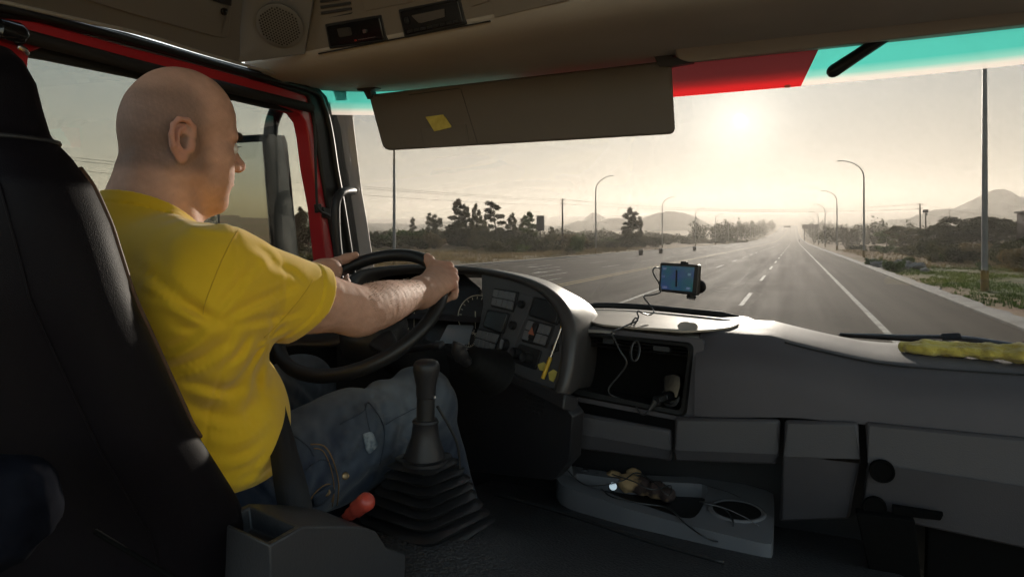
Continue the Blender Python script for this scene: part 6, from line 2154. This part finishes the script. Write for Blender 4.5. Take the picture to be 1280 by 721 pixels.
bpy.context.view_layer.update()
tee = [o for o in person.children if o.name.startswith("t_shirt")][0]
def on_tee(u, v, lift):
    org = CAM - OFF[tee.name]
    ok, loc, nrm, _ = tee.ray_cast(org, ray(u, v).normalized())
    if not ok: return None
    if nrm.dot(ray(u, v)) > 0: nrm = -nrm
    return loc + OFF[tee.name] + nrm * lift
seam_m = mat("yellow_seam_thread", (.56, .34, .022), rough=.9)
for pts in ([(297, 288), (288, 303), (276, 328), (265, 355), (256, 380), (254, 392)], [(330, 421), (347, 405), (364, 386), (380, 366), (391, 349)]):
    L_ = [on_tee(u, v, .0004) for u, v in [tuple(q.to_2d()) for q in catmull([Vector((u, v, 0)) for u, v in pts], 10)]]
    L_ = [q for q in L_ if q is not None]
    if len(L_) > 3: MB().tube(L_, .0005, 5).build("seam", seam_m, tee, smooth=180)
# ---- jeans
jn = SDF()
HJ = {1: np.array((-.835, .790, 1.975)), -1: np.array((-1.015, .800, 1.975))}
KN = {1: np.array((-.765, 1.255, 2.035)), -1: np.array((-1.135, 1.30, 2.030))}
AN = {1: np.array((-.74, 1.47, 1.56)), -1: np.array((-1.16, 1.50, 1.56))}
jn.ell((-.925, .735, 1.965), (.195, .150, .115), k=.05)
jn.cap((-.925, .725, 1.97), (-.925, .725, 2.045), .150, .145, .05)
for s_ in (1, -1):
    d = KN[s_] - HJ[s_]
    jn.cap(HJ[s_], HJ[s_] + d * .5, .100, .092, .05)
    jn.cap(HJ[s_] + d * .5, KN[s_], .091, .073, .04)
    jn.ell(KN[s_] + np.array((0, .005, .004)), (.070, .074, .070), k=.03)
    jn.cap(KN[s_] + np.array((0, .01, -.02)), AN[s_], .071, .058, .03)
def jeans_post(P, D):
    w1 = wob(P, 13, 31); w2 = wob(P, 30, 32)
    d = KN[1] - HJ[1]; L_ = np.linalg.norm(d); u_ = d / L_
    s_ = (P - HJ[1]) @ u_
    lap = np.exp(-((s_ - .02) / .07) ** 2) * np.sin(s_ * 120 + 2.5 * w1 + P[:, 2] * 30)
    kn = np.exp(-((s_ - .40) / .09) ** 2) * np.sin(s_ * 70 + P[:, 2] * 70 + 2.5 * w1)
    mid = np.exp(-((s_ - .22) / .10) ** 2) * np.sin(s_ * 45 - P[:, 2] * 85 + 2.5 * w1)
    rdg = (1 - 2 * np.abs(np.sin(1.4 * wob(P, 20, 35))) ** .55)
    D = D + .0050 * lap + .0046 * kn + .0046 * mid + .0030 * rdg * np.clip(.4 + w1, 0, 1) + .0022 * w1 + .0012 * w2
    nr_ = (np.abs(D) < .012) & (P[:, 0] > -.93)
    if nr_.any(): D[nr_] = D[nr_] + fold_field(P[nr_], FOLDS_J)
    return D
jme, jpos = jn.skin("jeans", .0036, jeans_post)
w = wob(jpos, 18, 41)
knl = np.maximum(np.exp(-(np.linalg.norm(jpos - (KN[1] + np.array((0, -.10, .06))), axis=1) / .15) ** 2), np.exp(-(np.linalg.norm(jpos - (KN[-1] + np.array((0, -.05, .06))), axis=1) / .13) ** 2))
fade = np.clip(knl * .9 + .18 * w + .15 * wob(jpos, 120, 42), 0, 1)[:, None]
jc = np.array((.020, .028, .048)) * (1 - fade) + np.array((.16, .185, .21)) * fade
ca = jme.color_attributes.new("denim_colour", 'FLOAT_COLOR', 'POINT')
ca.data.foreach_set("color", np.concatenate([jc, np.ones((len(jc), 1))], 1).astype(np.float32).ravel())
denim = mat("denim", (.03, .045, .08), rough=.85, spec=.2, bump=.6, bscale=650, bdist=.0012, sheen=.15)
t = denim.node_tree
at_ = t.nodes.new("ShaderNodeVertexColor"); at_.layer_name = "denim_colour"
t.links.new(at_.outputs[0], t.nodes["Principled BSDF"].inputs["Base Color"])
jeans = link("jeans", jme, denim, person, smooth=180)
# pockets, seams, buttons laid on the right thigh: project picture points onto the cloth
def on_mesh(me_obj, u, v, lift=.0015):
    org = CAM - OFF[me_obj.name]
    ok, loc, nrm, _ = me_obj.ray_cast(org, ray(u, v).normalized())
    if not ok: return None
    if nrm.dot(ray(u, v)) > 0: nrm = -nrm
    return loc + OFF[me_obj.name] + nrm * lift
def stitch(pts, m, r_=.0011, lift=.0012, name="stitching", par=None, n=6):
    P = [on_mesh(jeans, u, v, lift) for u, v in [tuple(p.to_2d()) for p in catmull([Vector((u, v, 0)) for u, v in pts], n)]]
    P = [p for p in P if p is not None]
    if len(P) > 2: MB().tube(P, r_, 5).build(name, m, par or jeans, smooth=180)
bpy.context.view_layer.update()
th_m = mat("orange_thread", (.22, .12, .04), rough=.8)
dk_m = mat("dark_denim_seam", (.026, .034, .05), rough=.9)
lt_m = mat("worn_denim", (.24, .27, .29), rough=.9, col2=(.10, .13, .16), vscale=90, vlo=.4, vhi=.6)
brass = mat("old_brass", (.25, .17, .09), rough=.4, metal=.9)
for pts, m, rr_ in (([(388, 555), (403, 556), (412, 566), (419, 585), (423, 605), (421, 630)], th_m, .0011), ([(392, 560), (402, 562), (409, 572), (415, 592), (417, 612), (415, 632)], th_m, .0009),
                    ([(378, 590), (398, 575), (411, 577), (417, 588)], dk_m, .0009), ([(425, 530), (440, 522), (455, 513), (460, 503), (470, 515), (478, 530), (480, 550), (474, 580)], dk_m, .0010),
                    ([(482, 530), (495, 522), (510, 514), (522, 508)], dk_m, .0008), ([(456, 505), (459, 525), (464, 545)], dk_m, .0009),
                    ([(368, 545), (385, 558), (392, 570)], dk_m, .0010), ([(381, 636), (392, 616), (408, 604), (417, 610), (414, 626)], th_m, .0009)):
    stitch(pts, m, rr_, name="seam")
def patch(pts, m, name, lift=.0025):
    pts = round_poly(pts, 3, 2)
    c = (sum(p[0] for p in pts) / len(pts), sum(p[1] for p in pts) / len(pts))
    R1 = [on_mesh(jeans, *p, lift) for p in pts]
    R2 = [on_mesh(jeans, *(Vector(p).lerp(Vector(c), .5)), lift) for p in pts]
    c3 = on_mesh(jeans, *c, lift)
    if None in R1 or None in R2 or c3 is None: return
    n = len(pts)
    mb = MB()
    mb.add([*R1, *R2, c3], [(i, (i + 1) % n, n + (i + 1) % n, n + i) for i in range(n)] + [(n + i, n + (i + 1) % n, 2 * n) for i in range(n)])
    ob = mb.build(name, m, jeans, smooth=180)
    sd = ob.modifiers.new("thick", 'SOLIDIFY'); sd.thickness = .002
patch([(453, 542), (464, 538), (471, 556), (462, 567), (457, 561)], lt_m, "torn_patch")
den2 = mat("dark_denim", (.028, .038, .058), rough=.9, bump=.6, bscale=650, bdist=.001)
patch([(389, 618), (413, 603), (417, 614), (400, 630), (391, 632)], den2, "pocket_flap")
for u, v in ((431, 594), (407, 614)):
    p = on_mesh(jeans, u, v, .002)
    if p is not None:
        d = (CAM - p).normalized()
        MB().lathe(p, d, [(-.002, .0065), (.001, .0065), (.002, .005), (.0012, .002), (.0012, 0)], 16, cap=False).build("button", brass, jeans, smooth=40)
# shoes on the pedals, mostly out of sight
for s_ in (1, -1):
    a = Vector(AN[s_])
    sec = []
    for d_, w_, h_, z_ in ((-.08, .03, .035, -.06), (-.05, .042, .06, -.05), (.02, .045, .06, -.05), (.10, .048, .04, -.07), (.16, .045, .03, -.08), (.20, .02, .015, -.085)):
        sec.append([a + Vector((w_ * math.cos(b), d_, z_ + h_ * math.sin(b))) for b in [i * math.pi / 8 for i in range(16)]])
    MB().loft(sec).build("shoe", P_black, person, smooth=60)
# ================================================================== LOOSE THINGS IN THE CAB
P_cable = mat("cable_black", (.030, .030, .031), rough=.28, spec=.7)
# ---- navigation unit on a suction mount
NN = Vector((-.30, -1, .06)).normalized()
NP = px(848, 347, t=1.86)
nav = thing("navigation_unit", "small black navigation screen on a suction mount at the windscreen", "navigation unit", NP - Vector((0, 0, .06)))
MB().plate([(825, 327.5), (874, 330.5), (871.5, 369), (822.8, 363.5)], NP, NN, .018, 0, 2.5).build("case", mat("nav_case", (.014, .014, .015), rough=.35, spec=.5), nav, bevel=.003)
scr = bpy.data.materials.new("nav_screen")
scr.use_nodes = True
t = scr.node_tree
b = t.nodes["Principled BSDF"]
b.inputs["Base Color"].default_value = (.01, .012, .016, 1)
b.inputs["Roughness"].default_value = .2
tc = t.nodes.new("ShaderNodeTexCoord")
nz_ = t.nodes.new("ShaderNodeTexNoise"); nz_.inputs["Scale"].default_value = 22
cr = t.nodes.new("ShaderNodeValToRGB")
cr.color_ramp.elements[0].position, cr.color_ramp.elements[0].color = .35, (.030, .055, .145, 1)
cr.color_ramp.elements[1].position, cr.color_ramp.elements[1].color = .65, (.012, .085, .085, 1)
t.links.new(tc.outputs["Object"], nz_.inputs["Vector"])
t.links.new(nz_.outputs["Fac"], cr.inputs[0])
t.links.new(cr.outputs[0], b.inputs["Emission Color"])
b.inputs["Emission Strength"].default_value = .14
MB().plate([(827.5, 331.3), (868.3, 333.6), (865.3, 364.2), (825.8, 360.6)], NP, NN, .002, .0008).build("screen", scr, nav, smooth=0)
MB().plate([(844.8, 337), (847, 337.2), (846.5, 358), (844.3, 357.8)], NP, NN, .001, .0014).build("route_line", mat("route_dark", (.012, .012, .02), rough=.4), nav, smooth=0)
for (u, v, w, h, c_) in ((829, 334, 4, 2.4, (.10, .13, .22)), (860, 341, 3.5, 3, (.10, .16, .2)), (828.5, 344, 2.5, 2.2, (.08, .1, .2)), (828, 357, 6, 2.6, (.10, .12, .22)), (858, 358.5, 5, 2.8, (.10, .14, .22))):
    MB().plate([(u, v), (u + w, v + w * .05), (u + w, v + h), (u, v + h)], NP, NN, .001, .0012).build("screen_icon", mat("icon_tint", c_, rough=.4, emit=c_, estr=.12), nav, smooth=0)
MB().plate([(850, 326), (857.5, 326.3), (858, 331), (849.8, 331)], NP, NN, .014, -.002, 1).build("mount_clip", P_black, nav, bevel=.001)
arm0, arm1 = NP + NN * -.02, px(872, 360, t=1.93)
MB().tube([arm0, arm0.lerp(arm1, .5) + Vector((.005, 0, -.004)), arm1], .010, 10).build("mount_arm", P_black, nav)
MB().lathe(arm1 - Vector((0, .006, 0)), (.05, 1, .25), [(0, .008), (.006, .016), (.016, .021), (.02, .022)], 22).build("suction_cup", P_rubber, nav)
MB().lathe(px(864, 371.5, t=1.88), (.1, .3, 1), [(-.004, .012), (.004, .014), (.012, .010)], 18).build("mount_knob", P_black, nav)
# ---- its power lead, running down into the open bay
def bpl(u, v, lift): return bp(u, v) + BN * lift
lead = [px(825, 335, t=1.85), px(819, 334, t=1.83), px(816, 338, t=1.82), px(819, 346, t=1.82), px(823, 352, t=1.82), px(826, 364, t=1.82), px(816, 368, t=1.80), px(805, 370, t=1.78), px(810, 378, t=1.76), px(816, 386, t=1.74),
        px(817, 390, t=1.72), px(812, 393, t=1.70), px(803, 391, t=1.68), px(798, 388, t=1.665), px(796.5, 391, t=1.655), px(798, 396, t=1.64), px(793, 405, t=1.625), px(789, 405, t=1.62), px(794, 397, t=1.63), px(797, 400, t=1.62),
        px(788, 404, t=1.61), px(778, 408.5, t=1.59), px(768, 413, t=1.565), bpl(767, 416.5, .014), bpl(771, 424, .014), bpl(778, 438, .016), bpl(784.5, 448, .014), bpl(784.5, 456, .012), bpl(776, 468, .010), bpl(765, 481, .012), bpl(763, 489, .012), bpl(768, 495, .0), bpl(785, 500, -.02)]
tag(MB().tube(catmull(lead, 5), .0021, 6).build("power_lead", P_cable, smooth=180, origin=NP), "black lead hanging from the navigation screen into the radio bay", "cable")
# coil of cable hung on the slats
coil = []
r = random.Random(2)
for k in range(5):
    for i in range(16):
        a = 2 * math.pi * i / 16
        coil.append(bpl(794 + k * .9 + 5.2 * math.sin(a), 438 + 12.5 * math.cos(a) + r.uniform(-.4, .4), .006 + .003 * k + .006 * math.cos(a)))
tag(MB().tube(catmull(coil, 3), .0017, 5).build("cable_coil", P_cable, smooth=180, origin=coil[0]), "coil of thin black cable hooked on the radio bay slats", "cable")
# charger in the socket
q0, q1 = bp(836, 494) - BN * .030, bpl(823, 500, .020)
chg = thing("car_charger", "silver and black charger plugged into the power socket", "charger", q1)
MB().tube([q0, q0.lerp(q1, .5)], .0125, 16).build("plug_body", P_glossk, chg, smooth=50)
MB().tube([q0.lerp(q1, .45), q1], [.0110, .0115], 16).build("sleeve", P_silver, chg, smooth=50)
q2 = bpl(816, 510, .026)
MB().tube([q1, q1.lerp(q2, .3), q2], [.0085, .0065, .0035], 12).build("cable_end", P_cable, chg, smooth=50)
tag(MB().tube(catmull([q2, bpl(809, 516, .024), bpl(803, 514, .02), bpl(797, 507, .01), bpl(790, 503, -.01)], 6), .002, 6).build("charger_cable", P_cable, smooth=180, origin=q2), "short black cable looping from the silver charger", "cable")
# ---- pen leaning in the switch panel, sticker below it
def pq(u, v, l): return pl(u, v, PP, PN) - PN * .012 + PN * l
pen = thing("pen", "yellow and silver pen leaning on the switch panel", "pen", pq(677, 472, .006))
a_, b_ = pq(704, 402, .010), pq(677, 472, .008)
MB().tube([a_.lerp(b_, .09), a_.lerp(b_, .64)], .0034, 12).build("barrel", P_silver, pen, smooth=50)
py = mat("pen_yellow", (.65, .40, .03), rough=.4)
MB().tube([a_, a_.lerp(b_, .02), a_.lerp(b_, .10)], [.003, .0044, .0046], 12).build("cap", py, pen, smooth=50)
MB().tube([a_.lerp(b_, .62), a_.lerp(b_, .66), b_], [.0042, .0050, .0050], 12).build("grip", py, pen, smooth=50)
MB().plate([(690, 431), (699, 428), (699, 438), (691, 440)], PP - PN * .012, PN, .012, .006, 2).build("pen_clip", P_black, panel, bevel=.001)
for pts in ([(686, 465), (692, 461), (697, 464), (695, 471), (692, 477), (687, 474)], [(672, 455), (680, 452), (686, 457), (683, 464), (675, 462)]):
    MB().plate(pts, PP - PN * .012, PN, .001, .0015).build("sticker_scrap", P_paper, panel, smooth=0)
# ---- papers in the visor pocket
tag(MB().plate([(533, 146), (555, 143), (565, 159), (544, 164)], VP, VN, .0012, .0055, 0).plate([(545, 145), (558, 146), (566, 158), (550, 163)], VP, VN, .001, .0075, 0).build("paper_slip", P_paper, smooth=0, origin=pl(548, 152, VP, VN)),
    "folded yellow paper slips tucked in the sun visor pocket", "paper")
# ---- yellow towel on the dashboard
tw = SDF()
tp_ = [px(1129, 431, y=1.74), px(1160, 432, y=1.73), px(1195, 434, y=1.72), px(1235, 437, y=1.70), px(1275, 440, y=1.68), px(1330, 444, y=1.66)]
tr_ = [.009, .014, .015, .016, .017, .016]
for i in range(5): tw.cap(tp_[i] + Vector((0, 0, -.003)), tp_[i + 1] + Vector((0, 0, -.003)), tr_[i], tr_[i + 1], .02)
for i in range(5): tw.cap(tp_[i] + Vector((.01, -.022, -.004)), tp_[i + 1] + Vector((.0, -.024, -.004)), tr_[i] * .55, tr_[i + 1] * .62, .008)
tw.cap(tp_[0] + Vector((.01, -.02, -.002)), tp_[1] + Vector((0, -.025, -.005)), .008, .010, .008)
def towel_post(P, D): return D + .0022 * wob(P, 130, 61) + .0014 * wob(P, 420, 62) + .003 * wob(P, 45, 63)
tme, _ = tw.skin("towel", .0022, towel_post)
tag(link("towel", tme, mat("towel_yellow", (.62, .50, .10), rough=.95, spec=.1, col2=(.40, .30, .06), vscale=28, vdetail=6, vlo=.45, vhi=.62, bump=1.0, bscale=500, bdist=.003, sheen=.4), None, smooth=180, origin=tp_[2]),
    "rolled yellow terry towel lying on the dashboard by the glass", "towel")
# ---- clutter in the tray
def tr(u, v, dz): return px(u, v, z=ZT + dz)
rg = SDF()
r = random.Random(8)
for (u, v, r_) in ((768, 598, .026), (785, 603, .030), (803, 606, .030), (822, 612, .028), (836, 618, .022), (792, 592, .022)):
    rg.ell(tr(u, v, -.012), (r_, r_ * .9, r_ * .8), k=.010)
rme, _ = rg.skin("rag", .0028, lambda P, D: D + .005 * np.abs(wob(P, 60, 71)) + .003 * wob(P, 130, 72))
tag(link("rag", rme, mat("brown_rag", (.42, .27, .13), rough=.9, col2=(.05, .03, .025), vscale=14, vdetail=3, vlo=.48, vhi=.56), None, smooth=180, origin=tr(800, 606, -.03)), "crumpled brown patterned cloth in the tray under the dash", "cloth")
pb_ = SDF()
for (u, v, r_) in ((716, 586, .020), (732, 593, .024), (748, 596, .022), (762, 600, .016)):
    pb_.ell(tr(u, v, -.012), (r_, r_ * .8, r_ * .6), k=.012)
pme, _ = pb_.skin("plastic_bag", .0028, lambda P, D: D + .005 * np.abs(wob(P, 90, 81)) + .002 * wob(P, 240, 82))
tag(link("plastic_bag", pme, mat("bag_film", (.16, .16, .18), rough=.22, spec=.6), None, smooth=180, origin=tr(735, 593, -.03)), "crumpled grey plastic bag at the left end of the tray", "bag")
tag(MB().lathe(tr(766, 607, .004), (.3, -1, .4), [(0, .010), (.002, .011), (.016, .011), (.018, .009), (.018, 0)], 20, cap=False).build("glint_disc", P_silver, origin=tr(766, 607, .0)), "small shiny metal disc giving a glint on the tray clutter", "metal disc")  # disc added to give the metal glint among the clutter
for i, (pts, lab, rr_) in enumerate((([(700, 573, .03), (712, 590, .02), (735, 606, .008), (775, 601, .03), (795, 590, .03), (815, 600, .034), (835, 618, .02), (838, 606, .02), (815, 611, .03), (790, 600, .035), (765, 592, .02)], "thin black cable tangled over the brown cloth", .0016),
                         ([(752, 610, .004), (765, 620, .004), (800, 628, .004), (835, 634, .004), (855, 652, .004), (880, 670, .0), (900, 676, -.02), (913, 668, -.01), (916, 650, .004), (905, 635, .006), (885, 628, .006), (875, 626, -.01)], "black cable looping over the tray edge by the cup holder", .0018),
                         ([(872, 602, .010), (890, 608, .012), (910, 614, .010), (926, 621, .008)], "thin dark wire crossing to the cup holder", .0011),
                         ([(880, 628, .008), (905, 634, .008), (930, 645, .006), (948, 656, .003)], "thin pale wire lying across the cup holder", .0011))):
    P = catmull([tr(*p) for p in pts], 6)
    tag(MB().tube(P, rr_, 6).build("tray_cable", P_cable if i != 3 else P_tray, smooth=180, origin=P[0]), lab, "cable")
# ---- jacket hanging low behind the seat
jk = SDF()
for (u, v, t_, r_) in ((-10, 612, .58, .030), (20, 612, .585, .028), (42, 618, .59, .022), (0, 640, .58, .034), (25, 640, .58, .026), (-12, 670, .57, .032), (8, 668, .575, .020)):
    jk.ell(px(u, v, t=t_), (r_ * .9, r_, r_), k=.02)
kme, _ = jk.skin("jacket", .003, lambda P, D: D + .005 * np.abs(wob(P, 50, 91)) + .002 * wob(P, 140, 92))
tag(link("jacket", kme, mat("dark_blue_cloth", (.003, .0035, .006), rough=.95, spec=.03, col2=(.008, .009, .014), vscale=18), None, smooth=180, origin=px(0, 670, t=.57)), "dark blue jacket bundled beside the black seat, bottom left", "jacket")
